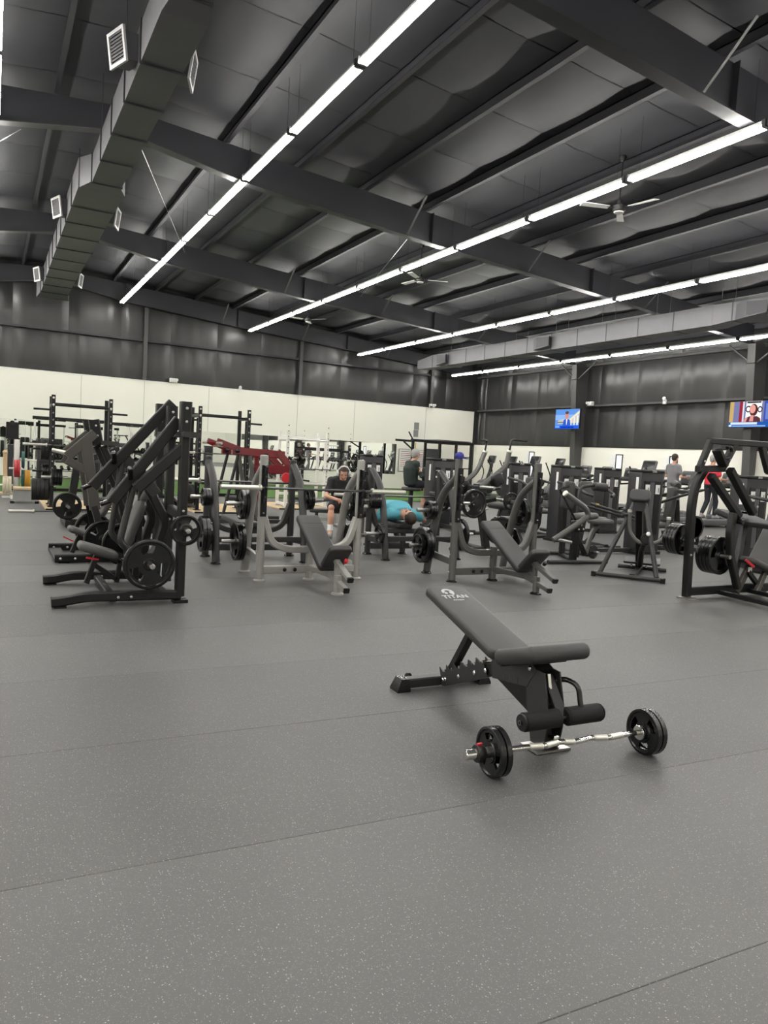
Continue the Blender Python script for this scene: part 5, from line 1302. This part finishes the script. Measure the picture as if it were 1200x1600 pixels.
# ------------------------------------------------------------------ selector weight machines
def selector(x, y, label, var, deg=-2.5, w=.52):
    fr = Fr(x, y, deg); r = thing('selector_machine', label, 'gym machine', fr.loc, deg)
    d = .32; Ht = 1.42
    tw = obj('tower', MB().pad((0, 0, Ht / 2 + .02), (0, 0, 1), (1, 0, 0), Ht, w, d, .035, .02), 'shroud', r)
    obj('top_cap', MB().pad((0, -.01, Ht + .03), (1, 0, 0), (0, 1, 0), w + .03, d + .04, .05, .06, .015), 'plastic_black', tw)
    obj('front_panel', MB().b2((-w * .36, -d / 2 - .012, .35), (-.06, -d / 2 - .001, Ht - .14)), 'charcoal_paint', tw); obj('front_panel', MB().b2((.06, -d / 2 - .012, .35), (w * .36, -d / 2 - .001, Ht - .14)), 'charcoal_paint', tw)
    obj('stack_slot', MB().b2((-.055, -d / 2 - .006, .3), (.055, -d / 2 - .001, Ht - .16)), 'plastic_grey', tw)
    for s in (-1, 1):
        st = obj('instruction_sticker', MB().b2((s * .12 - .05, -d / 2 - .015, Ht - .36), (s * .12 + .05, -d / 2 - .0125, Ht - .2)), 'white_plastic', tw)
        obj('figure_print', MB().b2((s * .12 - .035, -d / 2 - .0165, Ht - .33), (s * .12 - .008, -d / 2 - .0155, Ht - .23)), 'paper', st); obj('figure_print', MB().b2((s * .12 + .008, -d / 2 - .0165, Ht - .34), (s * .12 + .03, -d / 2 - .0155, Ht - .25)), 'print_grey', st)
    obj('brand_mark', MB().b2((-.05, -d / 2 - .03, Ht + .015), (.05, -d / 2 - .026, Ht + .045)), 'paper', tw)
    obj('side_label', MB().b2((-w / 2 - .004, -.1, Ht - .42), (-w / 2 - .001, -.04, Ht - .08)), 'paper', tw)
    obj('base_foot', MB().b2((-w / 2 - .03, -d / 2 - .03, 0), (w / 2 + .03, d / 2 + .03, .05)), 'charcoal_paint', r)
    gm = 'graphite_paint'
    if var == 'front':
        obj('base_beam', MB().bar((0, -d / 2, .06), (0, -1.25, .06), .09, .07), gm, r); obj('base_foot_bar', MB().tube([(-.36, -1.2, .035), (.36, -1.2, .035)], .035, 10), gm, r)
        obj('seat', MB().pad((0, -.9, .52), (0, 1, 0), (1, 0, 0), .40, .36, .09, .1, .04), 'vinyl_grey', r); obj('seat_post', MB().rtube([(0, -.9, .48), (0, -.88, .2), (0, -.7, .06)], .08, .07, .1, (1, 0, 0)), gm, r)
        obj('back_rest', MB().pad((0, -.62, .9), (0, .15, 1), (1, 0, 0), .6, .34, .09, .08, .035), 'vinyl', r); obj('back_post', MB().bar((0, -.55, 1.0), (0, -.45, .08), .08, .07, (0, 1, 0)), gm, r)
        for s in (-1, 1):
            obj('press_arm', MB().tube([(s * .34, -.2, 1.15), (s * .36, -.7, 1.1), (s * .33, -1.0, .98), (s * .22, -1.05, .95)], .028, 10, .12), gm, r)
    elif var == 'side':
        obj('base_beam', MB().bar((-w / 2, 0, .06), (-1.5, 0, .06), .09, .07), gm, r); obj('base_foot_bar', MB().tube([(-1.45, -.4, .035), (-1.45, .4, .035)], .035, 10), gm, r)
        obj('seat', MB().pad((-1.05, -.1, .56), (1, 0, 0), (0, 1, 0), .40, .36, .09, .12, .04), 'vinyl_grey', r); obj('seat_leg', MB().rtube([(-.85, -.1, .52), (-1.18, -.1, .48), (-1.32, -.1, .06)], .07, .06, .2, (0, 1, 0)), 'gunmetal_paint', r)
        obj('roller_arm', MB().tube([(-1.3, .2, .5), (-1.3, .2, 1.12), (-.95, .2, 1.16)], .028, 10, .14), gm, r); obj('roller', MB().cyl((-1.0, .2, 1.14), (-.7, .2, 1.12), .075, 16, .02), 'vinyl', r)
        for s in (0, 1): obj('lever_tube', MB().cyl((-1.3, -.1 + s * .1, .86 - s * .05), (-.4, -.2, .66 - s * .05), .022, 10, .004), gm, r)
        obj('marker', MB().b2((-1.2, -.13, .82), (-1.13, -.1, .86)), 'yellow_plastic', r)
    elif var == 'curl':
        obj('base_beam', MB().bar((0, -d / 2, .06), (0, -1.5, .06), .09, .07), gm, r); obj('base_foot_bar', MB().tube([(-.45, -1.45, .035), (.45, -1.45, .035)], .035, 10), gm, r)
        obj('bench_pad', MB().pad((-.1, -1.0, .80), (1, .1, .12), (0, 1, 0), .7, .3, .08, .06, .03), 'vinyl', r); obj('bench_pad', MB().pad((-.5, -1.0, .72), (1, .1, -.25), (0, 1, 0), .45, .3, .08, .06, .03), 'vinyl', r)
        obj('bench_post', MB().bar((-.3, -1.0, .7), (-.1, -1.0, .06), .08, .07, (0, 1, 0)), gm, r); obj('roller', MB().cyl((.05, -1.15, .64), (.4, -1.15, .64), .055, 14, .015), 'vinyl', r)
        obj('lever', MB().bar((.35, -1.0, .75), (.55, -1.0, 1.1), .07, .05, (0, 1, 0)), 'gunmetal_paint', r); obj('cross_handle', MB().cyl((-.7, -1.2, .5), (.5, -1.2, .5), .022, 10), 'sleeve', r); obj('foot_pad', MB().pad((.1, -1.3, .38), (1, 0, .05), (0, 1, 0), .5, .2, .05, .04, .02), 'vinyl_grey', r)
        obj('pivot', MB().cyl((.42, -1.15, .78), (.42, -.85, .78), .07, 14, .01), 'plastic_black', r)
    elif var == 'stool':
        obj('base_beam', MB().bar((-w / 2, 0, .06), (-1.1, 0, .06), .09, .07), gm, r); obj('seat', MB().pad((-.85, 0, .74), (1, 0, 0), (0, 1, 0), .40, .36, .08, .1, .04), 'vinyl', r); obj('seat_post', MB().bar((-.85, 0, .7), (-.85, 0, .06), .09, .08, (0, 1, 0)), gm, r)
        obj('front_pad', MB().pad((-.5, 0, 1.1), (0, 0, 1), (0, 1, 0), .3, .25, .08, .06, .03), 'vinyl', r); obj('grip_arm', MB().tube([(-.35, -.2, 1.0), (-.55, -.22, 1.1), (-.62, -.2, 1.12)], .022, 10, .05), gm, r); obj('grip_arm', MB().tube([(-.35, .2, 1.0), (-.55, .22, 1.1), (-.62, .2, 1.12)], .022, 10, .05), gm, r)
    return fr
selector(8.45, 16.4, 'dark weight stack tower the man in dark green has his back to', 'none')
T2 = selector(9.35, 14.4, 'dark weight stack machine with the man in dark green seated at it', 'stool')
selector(8.5, 13.3, 'dark weight stack leg curl machine with tilted pads behind the man in teal', 'curl')
selector(9.95, 12.5, 'dark weight stack machine behind the hooked pulldown arms', 'front')
selector(9.85, 10.85, 'dark weight stack machine with round grey seat behind the bent arm lever machine', 'front')
selector(12.3, 12.2, 'dark weight stack machine with roller arm between two other stacks', 'side')
selector(10.15, 9.15, 'dark weight stack machine directly behind the A-frame row machine', 'side')
selector(11.0, 7.75, 'dark weight stack machine seen through the squat machine frame', 'front')

# ------------------------------------------------------------------ cardio row facing the televisions
def treadmill():
    r = thing('treadmill', 'x', 'treadmill')
    obj('deck', MB().pad((-.6, 0, .13), (1, 0, 0), (0, 1, 0), 1.75, .72, .14, .05, .02), 'plastic_grey', r)
    for a in (-1.3, .1):
        for s in (-1, 1): obj('foot', MB().cyl((a, s * .28, 0), (a, s * .28, .07), .04, 10), 'rubber', r)
    obj('belt', MB().b2((-1.4, -.25, .195), (.15, .25, .206)), 'rubber', r)
    for s in (-1, 1):
        obj('side_rail', MB().b2((-1.42, s * .3 - .045, .2), (.2, s * .3 + .045, .225)), 'print_grey', r)
        obj('upright', MB().rtube([(.05, s * .36, .12), (.28, s * .36, .9), (.3, s * .34, 1.15)], .07, .09, .2, (0, 1, 0)), 'plastic_grey', r)
        obj('handrail', MB().tube([(.3, s * .34, 1.1), (0, s * .34, 1.02), (-.35, s * .34, 1.0)], .025, 8, .1), 'rubber', r)
    obj('motor_hood', MB().pad((.22, 0, .2), (1, 0, 0), (0, 1, 0), .5, .7, .24, .1, .06), 'plastic_grey', r)
    cn = obj('console', MB().pad((.32, 0, 1.16), (.35, 0, .1), (0, 1, 0), .3, .8, .07, .08, .02), 'plastic_black', r)
    sc = obj('screen_housing', MB().pad((.42, 0, 1.36), (.22, 0, 1), (0, 1, 0), .34, .5, .05, .05, .015), 'plastic_grey', r); obj('screen', MB().pad((.394, 0, 1.366), (.22, 0, 1), (0, 1, 0), .28, .44, .004, .03, .001), 'screen_dark', sc)
    obj('screen_mark', MB().pad((.391, 0, 1.38), (.22, 0, 1), (0, 1, 0), .06, .16, .002, .01, .0005), 'print_grey', sc)
    return r
def elliptical():
    r = thing('elliptical_trainer', 'x', 'elliptical trainer')
    obj('base', MB().bar((-1.2, 0, .06), (.5, 0, .06), .14, .09).bar((-1.15, -.35, .04), (-1.15, .35, .04), .1, .07).bar((.45, -.35, .04), (.45, .35, .04), .1, .07), 'plastic_grey', r)
    obj('drive_housing', MB().pad((.15, 0, .42), (1, 0, 0), (0, 0, 1), .75, .62, .3, .28, .06), 'plastic_grey', r); obj('crank_disc', MB().cyl((.1, -.19, .45), (.1, .19, .45), .2, 20, .01), 'plastic_black', r)
    obj('mast', MB().rtube([(.2, 0, .6), (.42, 0, 1.2), (.44, 0, 1.45)], .1, .12, .2, (0, 1, 0)), 'shroud', r)
    for s in (-1, 1):
        obj('pedal_arm', MB().tube([(.2, s * .2, .45), (-.9, s * .2, .3)], .03, 8), 'plastic_grey', r); obj('pedal', MB().pad((-.45, s * .2, .42), (1, 0, .1), (0, 1, 0), .4, .18, .04, .06, .015), 'rubber', r)
        obj('swing_arm', MB().tube([(.1, s * .28, .5), (.3, s * .3, 1.05), (.12, s * .3, 1.38), (.0, s * .28, 1.55)], .022, 8, .15), 'rubber', r)
    sc = obj('screen_housing', MB().pad((.44, 0, 1.58), (.3, 0, 1), (0, 1, 0), .34, .48, .05, .05, .015), 'plastic_grey', r); obj('screen', MB().pad((.412, 0, 1.588), (.3, 0, 1), (0, 1, 0), .28, .42, .004, .03, .001), 'screen_dark', sc)
    return r
t0, e0_ = treadmill(), elliptical()
used = [False, False]
for n, y in enumerate((11.9, 13.75, 15.15, 16.3, 17.45, 18.5, 19.5)):
    o = t0 if n == 0 else copy_tree(t0); o.location = (18.2, y, 0)
    tag(o, {1: 'treadmill under the walker in the red shirt', 2: 'treadmill under the walker in the grey shirt'}.get(n, 'grey treadmill with dark screen in the empty row facing the televisions'), 'treadmill', 'treadmills facing the televisions')
for n, y in enumerate((20.9, 22.3, 23.7, 25.1)):
    o = e0_ if n == 0 else copy_tree(e0_); o.location = (18.2, y, 0); tag(o, 'grey elliptical trainer in the row beyond the treadmills', 'elliptical trainer', 'elliptical trainers beyond the treadmills')
e2 = copy_tree(e0_); e2.location = (15.4, 14.2, 0); tag(e2, 'grey elliptical trainer standing apart between weight stacks and treadmills', 'elliptical trainer')
e3 = copy_tree(e0_); e3.location = (15.6, 19.2, 0); tag(e3, 'grey elliptical trainer standing apart behind the hooked pulldown arms', 'elliptical trainer')
sb = thing('spin_bike', 'black indoor bike with round front wheel beside the squat machine', 'exercise bike', (12.3, 10.1, 0))
obj('frame', MB().bar((-.5, 0, .25), (.4, 0, .5), .07, .09).bar((-.25, 0, .3), (-.4, 0, .95), .06, .07, (0, 1, 0)).bar((.35, 0, .4), (.25, 0, 1.05), .06, .07, (0, 1, 0)).bar((-.6, -.25, .03), (-.6, .25, .03), .08, .06).bar((.55, -.25, .03), (.55, .25, .03), .08, .06).bar((-.6, 0, .05), (-.4, 0, .3), .06, .06).bar((.55, 0, .05), (.4, 0, .5), .06, .06), 'black_paint', sb)
obj('flywheel', MB().lathe((.42, -.03, .36), (0, 1, 0), [(.2, 0), (.24, 0), (.24, .06), (.2, .06), (.2, 0)], 22), 'graphite_paint', sb); obj('saddle', MB().pad((-.42, 0, 1.0), (1, 0, .05), (0, 1, 0), .28, .2, .07, .06, .03, taper=.5), 'vinyl', sb); obj('handlebar', MB().tube([(.45, -.22, 1.16), (.2, -.2, 1.1), (.2, .2, 1.1), (.45, .22, 1.16)], .02, 8, .06), 'rubber', sb); obj('console', MB().pad((.28, 0, 1.25), (.3, 0, 1), (0, 1, 0), .16, .24, .04, .03, .01), 'plastic_black', sb)

# seated lever machine with a tall back rest
sm = thing('seated_lever_machine', 'black lever machine with a tall upright back rest behind the A-frame row', 'gym machine', (11.15, 9.42, 0), -30)
obj('base', MB().bar((-.6, 0, .05), (.7, 0, .05), .09, .08).bar((-.5, -.4, .035), (-.5, .4, .035), .08, .06).bar((.6, -.4, .035), (.6, .4, .035), .08, .06), 'graphite_paint', sm)
obj('back_rest', MB().pad((0, 0, .88), (.08, 0, 1), (0, 1, 0), .62, .34, .11, .07, .04, taper=.85), 'vinyl', sm); obj('seat', MB().pad((-.28, 0, .46), (1, 0, .1), (0, 1, 0), .45, .4, .1, .1, .04), 'vinyl_grey', sm)
obj('post', MB().bar((.1, 0, .95), (.2, 0, .06), .09, .09, (0, 1, 0)), 'charcoal_paint', sm); obj('seat_post', MB().bar((-.25, 0, .42), (-.25, 0, .06), .08, .08, (0, 1, 0)), 'charcoal_paint', sm)
for s in (-1, 1):
    a = obj('swing_arm', MB().tube([(.25, s * .3, 1.1), (-.1, s * .42, 1.0), (-.55, s * .36, .8)], .026, 10, .1), 'charcoal_paint', sm); obj('grip', MB().cyl((-.55, s * .36, .8), (-.68, s * .34, .76), .03, 10, .006), 'rubber', a); obj('grip_ring', MB().cyl((-.54, s * .36, .803), (-.56, s * .36, .795), .034, 10), 'sleeve', a)
obj('top_yoke', MB().bar((.24, -.34, 1.1), (.24, .34, 1.1), .08, .08), 'charcoal_paint', sm)
for s in (-1, 1):
    obj('head_roll', MB().cyl((.24, s * .36, 1.2), (.24, s * .56, 1.24), .075, 14, .02), 'vinyl', sm); obj('roll_arm', MB().bar((.24, s * .3, 1.1), (.24, s * .42, 1.2), .05, .05), 'charcoal_paint', sm)

# functional trainers standing on the turf before the mirrors
def crossover(label, x, y, wd):
    r = thing('cable_crossover', label, 'cable machine', (x, y, 0))
    for u in (0, wd):
        c = obj('stack_housing', MB().pad((u, 0, .72), (0, 0, 1), (1, 0, 0), 1.36, .34, .3, .04, .02), 'shroud', r)
        for q in range(9): obj('weight_slab', MB().b2((u - .11, -.165, .12 + q * .075), (u + .11, -.15, .18 + q * .075)), 'charcoal_paint', c)
        for s in (-1, 1): obj('guide_tube', MB().cyl((u + s * .24, -.12, .05), (u + s * .24, -.12, 1.95), .03, 10), 'white_paint', r)
        obj('pulley_carriage', MB().b2((u - .3, -.2, 1.2), (u - .18, -.06, 1.34)), 'black_paint', r)
        obj('base_plate', MB().b2((u - .32, -.35, 0), (u + .32, .3, .05)), 'black_paint', r)
    obj('top_beam', MB().bar((-.3, -.1, 1.98), (wd + .3, -.1, 1.98), .1, .1), 'black_paint', r)
    for q in (.25, .75): obj('pull_up_grip', MB().cyl((wd * q - .2, -.35, 1.93), (wd * q + .2, -.35, 1.93), .02, 8), 'rubber', r)
    for q in (.25, .75): obj('grip_bracket', MB().bar((wd * q, -.1, 1.96), (wd * q, -.36, 1.93), .04, .04), 'black_paint', r)
    return r
crossover('black cable crossover with white guide tubes beside the bumper tree', 1.35, 23.0, 1.35)
crossover('black cable crossover with white guide tubes behind the bronze armed machine', 3.6, 24.2, 1.2)

# ------------------------------------------------------------------ people
def fuse(mb, name, m, vox, smooth=4):
    """one continuous surface from overlapping solids"""
    me = mb.mesh(name, m); o = bpy.data.objects.new('fuse_tmp', me); COL.objects.link(o)
    r = o.modifiers.new('r', 'REMESH'); r.mode = 'VOXEL'; r.voxel_size = vox
    s = o.modifiers.new('s', 'SMOOTH'); s.factor = .5; s.iterations = smooth
    dg = bpy.context.evaluated_depsgraph_get(); dg.update()
    out = bpy.data.meshes.new_from_object(o.evaluated_get(dg)); bpy.data.objects.remove(o)
    out.materials.clear(); out.materials.append(MATS[m]); out.name = name
    out.shade_smooth()
    return out
def limb(mb, pts, rad, n=12):
    """tapered round limb with ball ends"""
    pts = [V(p) for p in pts]
    rg = []
    for i, p in enumerate(pts):
        d = pts[min(i + 1, len(pts) - 1)] - pts[max(i - 1, 0)]; d, sd, u = perp(d, (.13, .2, 1))
        rg.append([p + sd * rad[i] * math.cos(2 * PI * k / n) + u * rad[i] * math.sin(2 * PI * k / n) for k in range(n)])
    mb.rings(rg)
    for p, r in zip(pts, rad): mb.ball(p, r * .99, 10)
def loft(mb, secs, lat, n=18):
    """torso: list of (centre, half width along lat, half depth)"""
    lat = V(lat); rg = []
    for i, (c, a, b) in enumerate(secs):
        d = V(secs[min(i + 1, len(secs) - 1)][0]) - V(secs[max(i - 1, 0)][0]); d.normalize()
        sd = (lat - d * lat.dot(d)).normalized(); u = d.cross(sd)
        rg.append([V(c) + sd * a * math.copysign(abs(math.cos(t)) ** .8, math.cos(t)) + u * b * math.copysign(abs(math.sin(t)) ** .8, math.sin(t)) for t in [2 * PI * k / n for k in range(n)]])
    mb.rings(rg)
def orient(mb, src, c, fwd, up):
    fwd = V(fwd).normalized(); up = V(up); up = (up - fwd * up.dot(fwd)).normalized(); sd = fwd.cross(up)
    mb.add([V(c) + sd * x + fwd * y + up * z for x, y, z in src.v], src.f)
def head_shape():
    h = MB(); h.ball((0, -.01, .03), .1, 16, (.82, 1.02, .98)); h.ball((0, .025, -.03), .078, 14, (.82, .9, 1.05)); h.ball((0, .045, -.085), .036, 10, (1.0, .9, .7))
    limb(h, [(0, .095, .025), (0, .118, -.018)], [.011, .017], 8)            # nose
    h.ball((0, .088, -.052), .02, 8, (1.2, .5, .4)); h.ball((0, .086, -.064), .018, 8, (1.1, .5, .4))   # lips
    for s in (-1, 1):
        h.ball((s * .083, -.008, -.002), .026, 8, (.4, .7, 1.15))             # ears
        h.ball((s * .034, .083, .038), .018, 8, (1.3, .4, .5))                # brow
    return h
def hand(mb, wrist, d, palm_n, curl=.5, side=1):
    """palm and five unequal bent fingers; d points to the fingertips"""
    wrist, d = V(wrist), V(d).normalized(); n = V(palm_n); n = (n - d * n.dot(d)).normalized(); sd = d.cross(n) * side
    loft(mb, [(wrist, .024, .018), (wrist + d * .04, .036, .015), (wrist + d * .085, .040, .013)], sd, 10)
    for k, (o, L) in enumerate(((-.030, .066), (-.010, .076), (.010, .070), (.029, .055))):
        b = wrist + d * .082 + sd * o
        p1 = b + (d * math.cos(curl * .8) + n * math.sin(curl * .8)) * L * .45
        p2 = p1 + (d * math.cos(curl * 2) + n * math.sin(curl * 2)) * L * .33; p3 = p2 + (d * math.cos(curl * 2.9) + n * math.sin(curl * 2.9)) * L * .25
        limb(mb, [b, p1, p2, p3], [.0095, .009, .0085, .0075], 6)
    b = wrist + d * .028 - sd * .03; p1 = b + (d * .6 - sd * .6 + n * .4).normalized() * .035; p2 = p1 + (d * .8 + n * .7).normalized() * .03
    limb(mb, [b, p1, p2], [.013, .011, .009], 6)
def person(label, loc, deg, J, shirt, trousers, hair, sleeve='short', legs='long', shoe='shoe_grey', build=1.0, fwd=None, up=None, sock=None, curl=.5, vox=.011):
    r = thing('person', label, 'person', loc, deg); g = lambda k, s=0: V(J[k]) if s == 0 else V((J[k][0] * s, J[k][1], J[k][2]))
    lr = lambda k, s: g(k + ('L' if s < 0 else 'R')) if (k + 'L') in J else g(k, s)
    lat = (1, 0, 0)
    secs = lambda e: [(g('pelvis'), .165 * build + e, .115 * build + e), (g('waist'), .155 * build + e, .115 * build + e), (g('chest'), .185 * build + e, .125 * build + e), (g('collar'), .15 + e, .085 + e)]
    hf = V(fwd or J.get('fwd', (0, -1, 0))); hu = V(up or J.get('up', (0, 0, 1)))
    bm = MB(); loft(bm, secs(0), lat); limb(bm, [g('collar'), g('head') - hu * .06], [.062, .056]); orient(bm, head_shape(), g('head'), hf, hu)
    for s in (-1, 1):
        limb(bm, [lr('shoulder', s), lr('elbow', s), lr('wrist', s)], [.057 * build, .043, .029])
        w = lr('wrist', s); e = lr('elbow', s); hd = V(J['hand']) if 'hand' in J else (w - e)
        hand(bm, w, hd, J.get('palm', (0, -1, -.4)), curl, s)
        limb(bm, [lr('hip', s), lr('knee', s), lr('ankle', s)], [.088 * build, .058, .04])
        kn, an = lr('knee', s), lr('ankle', s); limb(bm, [kn.lerp(an, .18), kn.lerp(an, .38), kn.lerp(an, .7)], [.055, .06, .044])
        limb(bm, [an, lr('toe', s)], [.038, .03])
    body = obj('body', fuse(bm, 'body', 'skin', vox, 3), None, r)
    sh = MB(); loft(sh, secs(.014), lat)
    for s in (-1, 1):
        a, b, c = lr('shoulder', s), lr('elbow', s), lr('wrist', s)
        if sleeve == 'long': limb(sh, [g('collar').lerp(a, .5), a, b, b.lerp(c, .92)], [.07, .072 * build, .056, .042])
        else: limb(sh, [g('collar').lerp(a, .5), a, a.lerp(b, .62)], [.07, .074 * build, .066])
    obj('shirt', fuse(sh, 'shirt', shirt, .014, 5), None, r)
    pn = MB(); loft(pn, [(g('pelvis') + (g('waist') - g('pelvis')) * .25, .175 * build, .128 * build), (g('pelvis'), .18 * build, .13 * build), (g('pelvis') - (g('waist') - g('pelvis')) * .35, .15 * build, .11 * build)], lat)
    for s in (-1, 1):
        a, b, c = lr('hip', s), lr('knee', s), lr('ankle', s)
        if legs == 'long': limb(pn, [a, b, b.lerp(c, .9)], [.104 * build, .075, .058])
        else: limb(pn, [a, a.lerp(b, .85)], [.106 * build, .088])
        sf = MB(); t = lr('toe', s); an = lr('ankle', s); d = (t - an); d.z = 0; d.normalize()
        heel = an - d * .05; hz = min(t.z, an.z)
        limb(sf, [V((heel.x, heel.y, t.z)), V((an.x, an.y, t.z + .01)) + d * .05, t], [.042, .047, .04]); limb(sf, [an + V((0, 0, -.01)), V((an.x, an.y, t.z + .02))], [.046, .046])
        obj('shoe', fuse(sf, 'shoe', shoe, .012, 3), None, r)
        if sock: obj('sock', MB().cyl(an + (b if False else lr('knee', s) - an).normalized() * .03, an + (lr('knee', s) - an).normalized() * .13, .049, 12), sock, r)
    obj('trousers' if legs == 'long' else 'shorts', fuse(pn, 'trousers', trousers, .014, 4), None, r)
    hm = MB(); src = MB(); src.ball((0, -.02, .045), .108, 16, (.84, .98, .93)); src.ball((0, -.055, .0), .085, 12, (.9, .75, 1.0))
    keep = MB(); idx = {}
    hs = MB(); hs.v = src.v; hs.f = [f for f in src.f if not (sum(src.v[i][1] for i in f) / len(f) > .052 and sum(src.v[i][2] for i in f) / len(f) < .085)]
    orient(hm, hs, g('head'), hf, hu); obj('hair', hm, hair, r)
    sdv = hf.cross(hu).normalized()
    for s in (-1, 1):
        obj('eye', MB().ball(g('head') + sdv * s * .034 + hf.normalized() * .09 + hu.normalized() * .022, .0125, 8, (1, 1, 1)), 'ink_dark', body)
    return r
stand = lambda z: dict(pelvis=(0, 0, .96 + z), waist=(0, .01, 1.1 + z), chest=(0, 0, 1.3 + z), collar=(0, .02, 1.48 + z), head=(0, -.01, 1.67 + z), shoulder=(.19, .02, 1.42 + z), elbow=(.27, .0, 1.13 + z), wrist=(.22, -.26, 1.12 + z), hip=(.095, 0, .92 + z),
                       kneeL=(-.1, -.12, .5 + z), kneeR=(.1, -.02, .5 + z), ankleL=(-.1, -.1, .1 + z), ankleR=(.1, .18, .14 + z), toeL=(-.11, -.27, .045 + z), toeR=(.11, .04, .06 + z))
person('person in a grey shirt with dark curly hair walking on a treadmill', (17.95, 15.15, 0), 90, stand(.21), 'shirt_grey', 'shirt_grey', 'hair_brown', build=1.02, fwd=(.1, -1, 0))
person('person in a red shirt and dark trousers walking on a treadmill', (17.85, 13.75, 0), 90, stand(.21), 'shirt_red', 'trousers_dark', 'hair_grey', build=1.12)
person('person in a dark green sweater seated sideways at a weight machine', (8.5, 14.44, 0), 90, dict(pelvis=(0, .0, .87), waist=(0, .03, 1.0), chest=(0, .03, 1.2), collar=(0, -.01, 1.37), head=(0, -.07, 1.52), shoulder=(.19, 0, 1.32), elbow=(.26, -.1, 1.05), wrist=(.16, -.36, 1.1),
       hip=(.09, -.05, .86), knee=(.13, -.46, .85), ankle=(.14, -.5, .44), toe=(.15, -.64, .38)), 'shirt_green', 'trousers_dark', 'hair_grey', 'long', build=1.12, fwd=(.35, -1, -.1))
sit = dict(pelvis=(0, 0, .56), waist=(0, -.02, .70), chest=(0, -.10, .89), collar=(0, -.17, 1.03), head=(0, -.27, 1.12), shoulder=(.2, -.15, .97), elbow=(.28, -.26, .70), wrist=(.10, -.44, .66), hip=(.1, -.05, .55), knee=(.2, -.48, .52), ankle=(.2, -.48, .10), toe=(.22, -.65, .045))
pb_ = person('person in a black shirt wearing white headphones seated looking down', (5.54, 11.85, 0), -20.5, sit, 'shirt_black', 'shirt_black', 'hair_brown', legs='short', build=1.1, fwd=(0, -.8, -.6), up=(0, -.6, .8), sock='paper')
hp_band = thing('headphones', 'white over-ear headphones on the person in the black shirt', 'headphones', (5.54, 11.85, 0), -20.5)
f_, u_ = V((0, -.8, -.6)), V((0, -.6, .8)); hc_ = V((0, -.27, 1.12))
obj('band', MB().tube([hc_ + V((x, 0, 0)) + u_ * z for x, z in ((-.098, .0), (-.092, .07), (-.055, .13), (0, .152), (.055, .13), (.092, .07), (.098, .0))], .013, 8), 'white_plastic', hp_band)
for s in (-1, 1): obj('ear_cup', MB().cyl(hc_ + V((s * .083, 0, 0)), hc_ + V((s * .125, 0, 0)), .042, 14, .008), 'white_plastic', hp_band)
fbn = thing('flat_bench', 'low black bench under the person with white headphones', 'bench', (5.54, 11.85, 0), -20.5)
obj('pad', MB().pad((0, .1, .42), (1, 0, 0), (0, 1, 0), 1.1, .3, .07, .05, .02), 'vinyl', fbn)
for x in (-.42, .42): obj('leg', MB().bar((x, .1, .39), (x, .1, .03), .06, .06, (0, 1, 0)), 'gunmetal_paint', fbn); obj('foot', MB().bar((x, -.15, .02), (x, .35, .02), .06, .04), 'gunmetal_paint', fbn)
person('person in a teal shirt lying on the flat bench pressing a barbell', (5.5, 9.5, 0), -2.5, dict(pelvis=(0, .70, .60), waist=(0, .48, .635), chest=(0, .22, .635), collar=(0, .02, .60), head=(.0, -.16, .575), shoulder=(.2, .08, .60), elbow=(.43, .16, .50), wrist=(.37, .125, .755), hip=(.1, .74, .59),
       knee=(.30, 1.08, .52), ankle=(.36, .84, .10), toe=(.36, 1.04, .045), hand=(0, -.1, 1), palm=(0, 1, 0)), 'shirt_teal', 'shirt_black', 'hair_brown', legs='short', build=1.15, fwd=(-.25, .12, .95), up=(-.1, -1, .1), sock='shirt_black', curl=.9)
# bench press helper: dumbbell bench pieces in the middle of the hall
ab = thing('preacher_bench', 'low chrome and grey bench by the person with white headphones', 'bench', (5.75, 13.3, 0))
obj('pad', MB().pad((0, 0, .52), (1, 0, .12), (0, 1, 0), .8, .28, .07, .05, .02), 'vinyl_grey', ab)
for x in (-.3, .35): obj('leg', MB().bar((x, 0, .48), (x, 0, .03), .06, .06, (0, 1, 0)), 'silver_paint', ab); obj('foot', MB().bar((x, -.25, .025), (x, .25, .025), .06, .05), 'silver_paint', ab)
obj('handle', MB().cyl((-.5, -.15, .43), (-.15, -.15, .43), .022, 10).cyl((-.45, .15, .43), (-.1, .15, .43), .022, 10).bar((-.2, -.15, .42), (-.2, .15, .42), .03, .03), 'sleeve', ab); obj('beam', MB().bar((-.3, 0, .15), (.35, 0, .15), .06, .06), 'silver_paint', ab)
